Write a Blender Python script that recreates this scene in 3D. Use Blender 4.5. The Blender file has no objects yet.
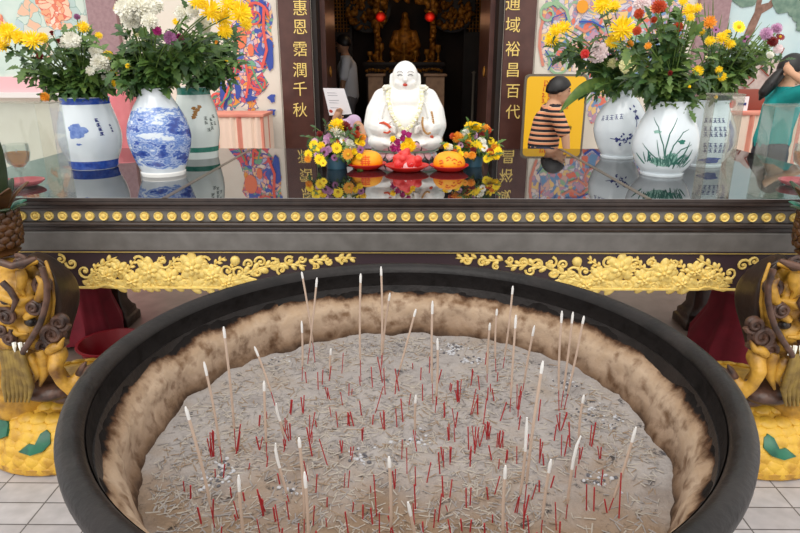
import bpy, bmesh, math, random
from mathutils import Vector, Matrix, Euler, noise
random.seed(7)
C = bpy.context.scene.collection
V = Vector
# ------------------------------------------------------------------ camera, sky, sun, exposure
F = 622.0
CAM = V((0, 0, 1.5))
ROT = Euler((math.radians(90 - 18.2), 0, math.radians(0.55)), 'XYZ')
cam_d = bpy.data.cameras.new('camera'); cam = bpy.data.objects.new('camera', cam_d); C.objects.link(cam)
cam.location = CAM; cam.rotation_euler = ROT
cam_d.sensor_width = 36; cam_d.lens = F / 800 * 36; cam_d.clip_end = 200
bpy.context.scene.camera = cam
w = bpy.data.worlds.new('sky'); bpy.context.scene.world = w; w.use_nodes = True
bg = w.node_tree.nodes['Background']; bg.inputs[0].default_value = (1.0, 0.985, 0.96, 1); bg.inputs[1].default_value = 1.0
sun_d = bpy.data.lights.new('sun', 'SUN'); sun = bpy.data.objects.new('sun', sun_d); C.objects.link(sun)
sun_d.energy = 1.3; sun_d.angle = math.radians(50); sun_d.color = (1, .97, .92)
sun.rotation_euler = Euler((math.radians(38), 0, math.radians(-14)))
vs = bpy.context.scene.view_settings
vs.view_transform = 'Standard'; vs.look = 'None'; vs.gamma = 1; vs.use_curve_mapping = False
vs.exposure = 0.22
RM = ROT.to_matrix()
def ray(x, y): return RM @ V(((x - 400) / F, -(y - 266.5) / F, -1))
def P(x, y, Y):
    d = ray(x, y); return CAM + d * (Y / d.y)
def PZ(x, y, z):
    d = ray(x, y); return CAM + d * ((z - CAM.z) / d.z)
FWD = RM @ V((0, 0, -1))
def mpp(p): return (V(p) - CAM).dot(FWD) / F
# ------------------------------------------------------------------ materials
def lin(c):
    return tuple(((v / 255) / 12.92 if v / 255 <= .04045 else ((v / 255 + .055) / 1.055) ** 2.4) for v in c) + (1,)
def mat(name, col, rough=.5, metal=0, col2=None, scale=20, bump=0, bscale=None, ior=None, detail=4, lo=.35, hi=.65, coat=0):
    m = bpy.data.materials.new(name); m.use_nodes = True
    nt = m.node_tree; N = nt.nodes; L = nt.links; b = N['Principled BSDF']
    b.inputs['Base Color'].default_value = lin(col); b.inputs['Roughness'].default_value = rough; b.inputs['Metallic'].default_value = metal
    if ior: b.inputs['IOR'].default_value = ior
    if coat: b.inputs['Coat Weight'].default_value = coat; b.inputs['Coat Roughness'].default_value = .05
    if col2 or bump:
        tc = N.new('ShaderNodeTexCoord')
        n = N.new('ShaderNodeTexNoise'); n.inputs['Scale'].default_value = scale; n.inputs['Detail'].default_value = detail
        L.new(tc.outputs['Object'], n.inputs['Vector'])
    if col2:
        r = N.new('ShaderNodeValToRGB'); r.color_ramp.elements[0].position = lo; r.color_ramp.elements[1].position = hi
        r.color_ramp.elements[0].color = lin(col); r.color_ramp.elements[1].color = lin(col2)
        L.new(n.outputs[0], r.inputs[0]); L.new(r.outputs[0], b.inputs['Base Color'])
    if bump:
        if bscale:
            n2 = N.new('ShaderNodeTexNoise'); n2.inputs['Scale'].default_value = bscale; n2.inputs['Detail'].default_value = 5
            L.new(tc.outputs['Object'], n2.inputs['Vector'])
        else: n2 = n
        bp = N.new('ShaderNodeBump'); bp.inputs['Strength'].default_value = bump; bp.inputs['Distance'].default_value = .01
        L.new(n2.outputs[0], bp.inputs['Height']); L.new(bp.outputs[0], b.inputs['Normal'])
    return m
def ramp(m, src, stops, interp='LINEAR'):
    r = m.node_tree.nodes.new('ShaderNodeValToRGB'); cr = r.color_ramp; cr.interpolation = interp
    while len(cr.elements) < len(stops): cr.elements.new(.5)
    for e, (p, c) in zip(cr.elements, stops): e.position = p; e.color = lin(c)
    m.node_tree.links.new(src, r.inputs[0]); return r
def mosaic(name, pal, scale, edge, ew=.04, rough=.6, warp=.12):
    m = bpy.data.materials.new(name); m.use_nodes = True
    nt = m.node_tree; N = nt.nodes; L = nt.links; b = N['Principled BSDF']; b.inputs['Roughness'].default_value = rough
    tc = N.new('ShaderNodeTexCoord'); n = N.new('ShaderNodeTexNoise'); n.inputs['Scale'].default_value = 5
    L.new(tc.outputs['Object'], n.inputs['Vector'])
    mx = N.new('ShaderNodeMix'); mx.data_type = 'RGBA'; mx.blend_type = 'LINEAR_LIGHT'; mx.inputs[0].default_value = warp
    L.new(tc.outputs['Object'], mx.inputs[6]); L.new(n.outputs['Color'], mx.inputs[7])
    v = N.new('ShaderNodeTexVoronoi'); v.inputs['Scale'].default_value = scale; L.new(mx.outputs[2], v.inputs['Vector'])
    sp = N.new('ShaderNodeSeparateColor'); L.new(v.outputs['Color'], sp.inputs[0])
    r = ramp(m, sp.outputs[0], [(i / len(pal), c) for i, c in enumerate(pal)], 'CONSTANT')
    v2 = N.new('ShaderNodeTexVoronoi'); v2.feature = 'DISTANCE_TO_EDGE'; v2.inputs['Scale'].default_value = scale; L.new(mx.outputs[2], v2.inputs['Vector'])
    lt = N.new('ShaderNodeMath'); lt.operation = 'LESS_THAN'; lt.inputs[1].default_value = ew; L.new(v2.outputs[0], lt.inputs[0])
    m2 = N.new('ShaderNodeMix'); m2.data_type = 'RGBA'; L.new(lt.outputs[0], m2.inputs[0]); L.new(r.outputs[0], m2.inputs[6]); m2.inputs[7].default_value = lin(edge)
    L.new(m2.outputs[2], b.inputs['Base Color']); return m
def glass_mat(name, tint=(246, 249, 248), f=.03):
    m = bpy.data.materials.new(name); m.use_nodes = True
    nt = m.node_tree; N = nt.nodes; L = nt.links; N.remove(N['Principled BSDF'])
    t = N.new('ShaderNodeBsdfTransparent'); t.inputs[0].default_value = lin(tint)
    g = N.new('ShaderNodeBsdfGlossy'); g.inputs['Roughness'].default_value = .05
    fr = N.new('ShaderNodeLayerWeight'); fr.inputs[0].default_value = .25
    mp = N.new('ShaderNodeMath'); mp.operation = 'MULTIPLY_ADD'; mp.inputs[1].default_value = .35; mp.inputs[2].default_value = f
    L.new(fr.outputs['Fresnel'], mp.inputs[0])
    ms = N.new('ShaderNodeMixShader'); L.new(mp.outputs[0], ms.inputs[0]); L.new(t.outputs[0], ms.inputs[1]); L.new(g.outputs[0], ms.inputs[2])
    L.new(ms.outputs[0], N['Material Output'].inputs[0]); return m
def zstripe(name, stops, period, rough=.8):
    m = bpy.data.materials.new(name); m.use_nodes = True
    nt = m.node_tree; N = nt.nodes; L = nt.links; b = N['Principled BSDF']; b.inputs['Roughness'].default_value = rough
    tc = N.new('ShaderNodeTexCoord'); s = N.new('ShaderNodeSeparateXYZ'); L.new(tc.outputs['Object'], s.inputs[0])
    d = N.new('ShaderNodeMath'); d.operation = 'DIVIDE'; d.inputs[1].default_value = period; L.new(s.outputs[2], d.inputs[0])
    f = N.new('ShaderNodeMath'); f.operation = 'FRACT'; L.new(d.outputs[0], f.inputs[0])
    r = ramp(m, f.outputs[0], stops, 'CONSTANT'); L.new(r.outputs[0], b.inputs['Base Color']); return m

M = {}
M['wall'] = mat('cream plaster', (236, 228, 214), .8, col2=(228, 218, 203), scale=3)
M['mauve'] = mat('mauve stone', (150, 118, 122), .4, col2=(166, 134, 136), scale=30)
M['brown_wood'] = mat('brown lacquer', (92, 58, 50), .3, col2=(78, 47, 41), scale=8)
M['dark_wood'] = mat('dark wood', (40, 26, 20), .5, col2=(26, 17, 13), scale=6)
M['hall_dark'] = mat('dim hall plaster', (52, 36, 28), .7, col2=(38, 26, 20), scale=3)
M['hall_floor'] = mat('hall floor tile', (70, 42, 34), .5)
M['gold'] = mat('gold leaf', (226, 176, 70), .42, .45, col2=(205, 150, 46), scale=40, bump=.2)
M['gold_pale'] = mat('pale gold paint', (250, 222, 136), .5, .12, col2=(240, 206, 110), scale=60)
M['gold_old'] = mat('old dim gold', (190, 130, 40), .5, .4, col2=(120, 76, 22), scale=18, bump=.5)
M['table_dark'] = mat('dark lacquered table wood', (76, 70, 66), .3, col2=(62, 55, 51), scale=30, bump=.05)
M['table_band'] = mat('weathered dark band', (122, 118, 114), .36, col2=(106, 102, 98), scale=14, bump=.05)
M['table_mould'] = mat('dark brown moulding', (66, 54, 49), .35, col2=(52, 42, 39), scale=20)
M['apron_dark'] = mat('dark purple apron', (62, 46, 52), .5)
M['glass_top'] = mat('black glass tabletop', (26, 26, 28), .02, ior=4.5)
M['seam'] = mat('brass joint strip', (96, 84, 70), .4)
M['clear_glass'] = glass_mat('clear acrylic', f=.025)
M['frost'] = glass_mat('milky acrylic', (250, 249, 246), f=.02)
_nt = M['frost'].node_tree; _d = _nt.nodes.new('ShaderNodeBsdfDiffuse'); _d.inputs[0].default_value = lin((236, 228, 216)); _mx = _nt.nodes.new('ShaderNodeMixShader'); _mx.inputs[0].default_value = .08
_o = _nt.nodes['Material Output']; _src = _o.inputs[0].links[0].from_socket; _nt.links.new(_src, _mx.inputs[1]); _nt.links.new(_d.outputs[0], _mx.inputs[2]); _nt.links.new(_mx.outputs[0], _o.inputs[0])
M['amber'] = mat('amber lamp oil', (226, 150, 62), .5)
_b = M['amber'].node_tree.nodes['Principled BSDF']; _b.inputs['Transmission Weight'].default_value = .75; _b.inputs['IOR'].default_value = 1.04
M['red_plastic'] = mat('red plastic', (206, 36, 30), .35)
M['pink_plastic'] = mat('pink plastic saucer', (226, 92, 104), .35)
M['maroon'] = mat('maroon cloth', (140, 34, 52), .85, col2=(118, 26, 42), scale=10)
M['basin'] = mat('red basin plastic', (158, 26, 40), .4)
M['porcelain'] = mat('white glazed porcelain', (244, 243, 240), .12, coat=.3)
M['vase_white'] = mat('bluish white glaze', (222, 230, 236), .1, coat=.4)
M['vase_green_white'] = mat('greenish white glaze', (218, 226, 222), .1, coat=.4)
M['cobalt'] = mat('cobalt blue glaze', (30, 62, 150), .15, col2=(52, 88, 176), scale=60)
M['ink_blue'] = mat('dark blue brush ink', (34, 46, 120), .3)
M['soft_blue'] = mat('soft blue wash', (126, 152, 208), .3, col2=(84, 112, 184), scale=50)
M['green_glaze'] = mat('green glaze', (42, 112, 98), .15, col2=(58, 130, 112), scale=60)
M['ink_green'] = mat('green brush ink', (44, 104, 92), .3)
M['ink_dark'] = mat('dark green black ink', (40, 62, 58), .3)
M['sage'] = mat('pale sage wash', (150, 190, 178), .3, col2=(110, 160, 146), scale=60)
M['stem'] = mat('stem green', (96, 122, 52), .6)
M['leaf'] = mat('chrysanthemum leaf', (66, 98, 42), .55, col2=(94, 124, 54), scale=30)
M['leaf_dark'] = mat('dark leaf', (46, 76, 38), .5, col2=(66, 98, 46), scale=30)
M['leaf_light'] = mat('light leaf', (104, 128, 54), .55, col2=(80, 110, 48), scale=30)
M['yellow'] = mat('yellow petals', (255, 226, 26), .6, col2=(252, 210, 8), scale=60)
M['white'] = mat('white petals', (246, 244, 234), .6, col2=(236, 232, 214), scale=40)
M['blush'] = mat('blush white petals', (244, 226, 226), .6)
M['cream_petal'] = mat('cream petals', (236, 232, 180), .6)
M['magenta'] = mat('magenta petals', (172, 34, 116), .6)
M['pink'] = mat('pink petals', (208, 160, 194), .6)
M['purple'] = mat('lilac purple petals', (156, 96, 140), .6)
M['maroon_petal'] = mat('dark red petals', (128, 26, 26), .6)
M['orange_petal'] = mat('orange petals', (240, 160, 40), .6)
M['rust'] = mat('rust red petals', (196, 72, 28), .6)
M['dark_centre'] = mat('dark flower centre', (74, 38, 30), .8)
M['yellow_centre'] = mat('yellow flower centre', (220, 176, 30), .8)
M['blue_pot'] = mat('blue teal pot', (52, 92, 112), .4)
M['bun'] = mat('yellow orange steamed bun', (250, 176, 20), .5, col2=(246, 160, 8), scale=25)
M['bun_red'] = mat('red bun stamp', (228, 92, 16), .5)
M['coral'] = mat('coral red cake', (232, 74, 66), .4, col2=(214, 48, 50), scale=30, bump=.3)
M['paper'] = mat('white paper', (244, 238, 240), .8)
M['lotus_pink'] = mat('lotus petal pink', (228, 178, 184), .2)
M['lotus_edge'] = mat('lotus petal outline', (74, 50, 44), .4)
M['lotus_green'] = mat('lotus green glaze', (150, 172, 150), .2)
M['lip_red'] = mat('lip red', (196, 60, 40), .4)
M['trim_orange'] = mat('orange red glaze trim', (214, 82, 50), .3)
M['bead'] = mat('brown gold beads', (184, 138, 80), .35)
M['ink_black'] = mat('black ink', (30, 26, 26), .5)
M['ink_red'] = mat('red ink', (204, 54, 30), .6)
M['burner'] = mat('blackened cast iron', (19, 16, 16), .42, col2=(36, 31, 30), scale=9, bump=.22, bscale=60)
M['ashmat'] = None
M['stick_tan'] = mat('tan incense coating', (198, 174, 156), .85)
M['stick_ash'] = mat('white incense ash', (232, 230, 228), .9)
M['stick_red'] = mat('red dyed bamboo', (168, 34, 40), .7)
M['debris_a'] = mat('pale stick fragment', (176, 167, 156), .9)
M['debris_b'] = mat('grey stick fragment', (152, 146, 143), .9)
M['debris_c'] = mat('brown stick fragment', (148, 128, 108), .9)
M['dragon_yellow'] = mat('yellow ochre paint', (204, 154, 56), .42, col2=(112, 74, 34), scale=13, lo=.44, hi=.70, bump=.5, bscale=45, detail=7)
M['scale_yellow'] = mat('yellow scale paint', (224, 178, 62), .42, col2=(176, 126, 40), scale=16, lo=.45, hi=.75, bump=.35, bscale=50, detail=6)
M['dragon_dark'] = mat('dark brown glaze', (34, 25, 22), .35, col2=(64, 45, 34), scale=8, bump=.3, bscale=30)
M['dragon_brown'] = mat('grey brown glaze', (104, 74, 60), .38, col2=(54, 38, 33), scale=22, bump=.3, bscale=50)
M['dragon_olive'] = mat('olive beard paint', (150, 124, 60), .5, col2=(112, 88, 44), scale=30)
M['dragon_green'] = mat('teal green paint', (40, 112, 84), .35, col2=(28, 88, 68), scale=25)
M['pine_brown'] = mat('dark pineapple glaze', (70, 44, 28), .3, col2=(96, 60, 30), scale=30)
M['pine_leaf'] = mat('dark green leaf glaze', (38, 52, 34), .3, col2=(54, 74, 44), scale=15)
M['pine_teal'] = mat('teal leaf glaze', (62, 140, 116), .3, col2=(48, 112, 92), scale=20)
M['skin'] = mat('skin', (206, 158, 126), .6)
M['skin_dim'] = mat('skin tan', (186, 138, 108), .6)
M['hair'] = mat('black hair', (22, 18, 18), .45)
M['teal_cloth'] = mat('teal cotton', (16, 160, 158), .85, col2=(12, 146, 146), scale=6)
M['white_cloth'] = mat('white shirt cotton', (226, 228, 236), .85)
M['lilac_cloth'] = mat('lilac cotton', (196, 168, 196), .85)
M['denim'] = mat('dark denim', (44, 48, 66), .85)
M['grey_cloth'] = mat('grey trousers', (120, 118, 124), .85)
M['stripes'] = zstripe('orange black striped knit', [(0, (30, 26, 32)), (.5, (226, 150, 110)), (.9, (236, 196, 160))], .040)
M['sign_yellow'] = mat('yellow sign paint', (246, 190, 30), .4)
M['sign_frame'] = mat('grey metal frame', (120, 112, 100), .4, .5)
M['lantern'] = mat('red lantern', (220, 40, 30), .5)
M['salmon'] = mat('salmon cloth', (226, 152, 130), .85, col2=(216, 132, 116), scale=6)
M['pink_cloth'] = mat('pink cloth', (234, 140, 144), .7, col2=(222, 120, 128), scale=6)
M['skirt'] = mat('pale pleated cloth', (244, 218, 198), .8)
M['mint'] = mat('mint mural ground', (196, 216, 206), .7, col2=(212, 226, 216), scale=5)
M['mural_blue'] = mat('pale teal mural sky', (186, 212, 216), .7, col2=(204, 222, 222), scale=3)
M['mural_trunk'] = mat('mural trunk brown', (150, 116, 100), .7, col2=(118, 86, 72), scale=20)
M['mural_leaf'] = mat('mural leaf green', (96, 124, 110), .7, col2=(126, 150, 132), scale=20)
M['mural_rock'] = mat('mural rock', (214, 198, 190), .7, col2=(190, 168, 160), scale=10)
M['mural_brown'] = mat('mural brown line', (140, 70, 56), .7)
M['white_frame'] = mat('white sill paint', (232, 226, 222), .6)
M['pink_frame'] = mat('pink sill paint', (236, 186, 190), .6)
PAL = [(232, 110, 92), (244, 196, 150), (240, 160, 70), (70, 96, 180), (238, 222, 204), (226, 92, 104), (120, 176, 140), (244, 186, 176), (196, 190, 214)]
M['mural_fig'] = mosaic('painted guardian robes', PAL, 22, (90, 90, 160), .05)
M['mural_fig2'] = mosaic('painted dragon scales', [(222, 176, 160), (150, 186, 150), (232, 120, 96), (240, 200, 130), (216, 206, 214), (110, 150, 190), (236, 212, 196), (200, 150, 170)], 20, (150, 150, 180), .05)
M['mural_fig3'] = mosaic('painted pale swirls', [(196, 216, 206), (186, 206, 200), (208, 222, 210), (236, 190, 160), (190, 208, 210), (220, 216, 200)], 10, (150, 180, 170), .03)
M['mural_orange'] = mosaic('painted orange clouds', [(240, 170, 130), (246, 200, 170), (230, 130, 100), (248, 220, 200)], 18, (220, 110, 90), .05)
M['face_orange'] = mat('painted orange face', (238, 128, 92), .7)
M['paint_blue'] = mat('painted blue', (60, 84, 170), .7)
M['paint_red'] = mat('painted coral red', (228, 96, 84), .7)
M['paint_green'] = mat('painted green', (104, 168, 128), .7)

# landscape glaze
def landscape():
    m = bpy.data.materials.new('blue landscape glaze'); m.use_nodes = True
    nt = m.node_tree; N = nt.nodes; L = nt.links; b = N['Principled BSDF']; b.inputs['Roughness'].default_value = .1; b.inputs['Coat Weight'].default_value = .4
    tc = N.new('ShaderNodeTexCoord'); mp = N.new('ShaderNodeMapping'); mp.inputs['Scale'].default_value = (10, 10, 22); mp.inputs['Location'].default_value = (3.1, 1.2, .4)
    L.new(tc.outputs['Object'], mp.inputs[0])
    n = N.new('ShaderNodeTexNoise'); n.inputs['Scale'].default_value = 1; n.inputs['Detail'].default_value = 7; n.inputs['Roughness'].default_value = .62
    L.new(mp.outputs[0], n.inputs['Vector'])
    sx = N.new('ShaderNodeSeparateXYZ'); L.new(tc.outputs['Object'], sx.inputs[0])
    rr = ramp(m, sx.outputs[2], [(0, (0, 0, 0)), (.055, (255, 255, 255)), (.29, (255, 255, 255)), (.36, (60, 60, 60))])
    mu = N.new('ShaderNodeMath'); mu.operation = 'MULTIPLY'; L.new(n.outputs[0], mu.inputs[0]); L.new(rr.outputs[0], mu.inputs[1])
    r = ramp(m, mu.outputs[0], [(0, (228, 234, 240)), (.40, (222, 231, 240)), (.44, (138, 166, 220)), (.48, (84, 120, 196)), (.515, (190, 206, 234)), (.55, (70, 106, 188)), (.60, (40, 72, 160)), (.70, (28, 50, 134))])
    L.new(r.outputs[0], b.inputs['Base Color']); return m
M['landscape'] = landscape()
for _k, _v in (('burner', .32),): M[_k].node_tree.nodes['Principled BSDF'].inputs['Specular IOR Level'].default_value = _v
# floor tiles
def tiles():
    m = bpy.data.materials.new('grey floor tiles'); m.use_nodes = True
    nt = m.node_tree; N = nt.nodes; L = nt.links; b = N['Principled BSDF']; b.inputs['Roughness'].default_value = .35
    tc = N.new('ShaderNodeTexCoord'); br = N.new('ShaderNodeTexBrick'); br.offset = 0; br.squash = 1
    br.inputs['Scale'].default_value = 1; br.inputs['Brick Width'].default_value = .205; br.inputs['Row Height'].default_value = .11
    br.inputs['Mortar Size'].default_value = .0028; br.inputs['Mortar Smooth'].default_value = .1
    br.inputs['Color1'].default_value = lin((190, 186, 187)); br.inputs['Color2'].default_value = lin((180, 175, 176)); br.inputs['Mortar'].default_value = lin((96, 92, 92))
    mp = N.new('ShaderNodeMapping'); mp.inputs['Location'].default_value = (.06, .03, 0)
    L.new(tc.outputs['Object'], mp.inputs[0]); L.new(mp.outputs[0], br.inputs['Vector'])
    n = N.new('ShaderNodeTexNoise'); n.inputs['Scale'].default_value = 18
    L.new(tc.outputs['Object'], n.inputs['Vector'])
    r = ramp(m, n.outputs[0], [(.3, (232, 232, 232)), (.7, (255, 255, 255))])
    mx = N.new('ShaderNodeMix'); mx.data_type = 'RGBA'; mx.blend_type = 'MULTIPLY'; mx.inputs[0].default_value = 1
    L.new(br.outputs[0], mx.inputs[6]); L.new(r.outputs[0], mx.inputs[7]); L.new(mx.outputs[2], b.inputs['Base Color']); return m
M['tiles'] = tiles()
# inner wall of the burner: soot over baked-on ash
def soot():
    m = bpy.data.materials.new('sooty baked ash'); m.use_nodes = True
    nt = m.node_tree; N = nt.nodes; L = nt.links; b = N['Principled BSDF']; b.inputs['Roughness'].default_value = .8
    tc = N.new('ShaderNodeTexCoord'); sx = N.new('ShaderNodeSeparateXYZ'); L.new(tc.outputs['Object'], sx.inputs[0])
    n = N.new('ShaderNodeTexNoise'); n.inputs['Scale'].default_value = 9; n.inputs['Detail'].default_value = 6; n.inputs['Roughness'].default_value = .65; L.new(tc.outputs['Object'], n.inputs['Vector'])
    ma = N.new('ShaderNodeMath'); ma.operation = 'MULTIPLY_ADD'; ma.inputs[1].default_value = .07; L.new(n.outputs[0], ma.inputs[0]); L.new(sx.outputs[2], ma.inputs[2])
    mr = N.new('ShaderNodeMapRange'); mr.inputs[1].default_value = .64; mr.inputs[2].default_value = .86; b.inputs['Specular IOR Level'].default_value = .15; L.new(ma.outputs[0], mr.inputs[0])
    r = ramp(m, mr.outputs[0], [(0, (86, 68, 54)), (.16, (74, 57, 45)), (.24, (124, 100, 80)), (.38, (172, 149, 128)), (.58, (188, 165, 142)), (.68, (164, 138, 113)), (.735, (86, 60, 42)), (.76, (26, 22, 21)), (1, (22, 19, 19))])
    n2 = N.new('ShaderNodeTexNoise'); n2.inputs['Scale'].default_value = 26; n2.inputs['Detail'].default_value = 6; L.new(tc.outputs['Object'], n2.inputs['Vector'])
    r2 = ramp(m, n2.outputs[0], [(.3, (176, 160, 146)), (.5, (255, 255, 255)), (.75, (255, 252, 246))])
    mx = N.new('ShaderNodeMix'); mx.data_type = 'RGBA'; mx.blend_type = 'MULTIPLY'; mx.inputs[0].default_value = 1
    L.new(r.outputs[0], mx.inputs[6]); L.new(r2.outputs[0], mx.inputs[7])
    # soot stains over the ash crust
    n4 = N.new('ShaderNodeTexNoise'); n4.inputs['Scale'].default_value = 7; n4.inputs['Detail'].default_value = 7; n4.inputs['Roughness'].default_value = .7
    mp = N.new('ShaderNodeMapping'); mp.inputs['Location'].default_value = (4, 2, 1); L.new(tc.outputs['Object'], mp.inputs[0]); L.new(mp.outputs[0], n4.inputs['Vector'])
    r4 = ramp(m, n4.outputs[0], [(.58, (255, 255, 255)), (.72, (138, 116, 98))])
    mx2 = N.new('ShaderNodeMix'); mx2.data_type = 'RGBA'; mx2.blend_type = 'MULTIPLY'; mx2.inputs[0].default_value = 1
    L.new(mx.outputs[2], mx2.inputs[6]); L.new(r4.outputs[0], mx2.inputs[7]); L.new(mx2.outputs[2], b.inputs['Base Color'])
    bp = N.new('ShaderNodeBump'); bp.inputs['Strength'].default_value = .6; bp.inputs['Distance'].default_value = .012; L.new(n2.outputs[0], bp.inputs['Height']); L.new(bp.outputs[0], b.inputs['Normal'])
    return m
M['soot'] = soot()
def ashm():
    m = bpy.data.materials.new('grey incense ash'); m.use_nodes = True
    nt = m.node_tree; N = nt.nodes; L = nt.links; b = N['Principled BSDF']; b.inputs['Roughness'].default_value = .95
    tc = N.new('ShaderNodeTexCoord')
    n = N.new('ShaderNodeTexNoise'); n.inputs['Scale'].default_value = 6; n.inputs['Detail'].default_value = 8; n.inputs['Roughness'].default_value = .65; L.new(tc.outputs['Object'], n.inputs['Vector'])
    r = ramp(m, n.outputs[0], [(.3, (130, 123, 120)), (.5, (160, 153, 149)), (.7, (150, 136, 122))])
    n2 = N.new('ShaderNodeTexNoise'); n2.inputs['Scale'].default_value = 16; n2.inputs['Detail'].default_value = 8; n2.inputs['Roughness'].default_value = .75; L.new(tc.outputs['Object'], n2.inputs['Vector'])
    r2 = ramp(m, n2.outputs[0], [(.36, (120, 122, 130)), (.43, (255, 255, 255)), (.62, (255, 255, 255)), (.70, (238, 238, 240))])
    mx = N.new('ShaderNodeMix'); mx.data_type = 'RGBA'; mx.blend_type = 'MULTIPLY'; mx.inputs[0].default_value = 1
    L.new(r.outputs[0], mx.inputs[6]); L.new(r2.outputs[0], mx.inputs[7]); L.new(mx.outputs[2], b.inputs['Base Color'])
    # browner, trodden ash towards the worshippers' side, broken up by noise
    sx = N.new('ShaderNodeSeparateXYZ'); L.new(tc.outputs['Object'], sx.inputs[0])
    n5 = N.new('ShaderNodeTexNoise'); n5.inputs['Scale'].default_value = 5; n5.inputs['Detail'].default_value = 6; L.new(tc.outputs['Object'], n5.inputs['Vector'])
    ad = N.new('ShaderNodeMath'); ad.operation = 'MULTIPLY_ADD'; ad.inputs[1].default_value = .9; L.new(n5.outputs[0], ad.inputs[0]); L.new(sx.outputs[1], ad.inputs[2])
    r5 = ramp(m, ad.outputs[0], [(.10, (222, 196, 166)), (.42, (255, 255, 255))])
    mx5 = N.new('ShaderNodeMix'); mx5.data_type = 'RGBA'; mx5.blend_type = 'MULTIPLY'; mx5.inputs[0].default_value = 1
    L.new(mx.outputs[2], mx5.inputs[6]); L.new(r5.outputs[0], mx5.inputs[7]); L.new(mx5.outputs[2], b.inputs['Base Color'])
    n3 = N.new('ShaderNodeTexNoise'); n3.inputs['Scale'].default_value = 90; n3.inputs['Detail'].default_value = 5; L.new(tc.outputs['Object'], n3.inputs['Vector'])
    bp = N.new('ShaderNodeBump'); bp.inputs['Strength'].default_value = .7; bp.inputs['Distance'].default_value = .01; L.new(n3.outputs[0], bp.inputs['Height']); L.new(bp.outputs[0], b.inputs['Normal'])
    return m
M['ashmat'] = ashm()
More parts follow.
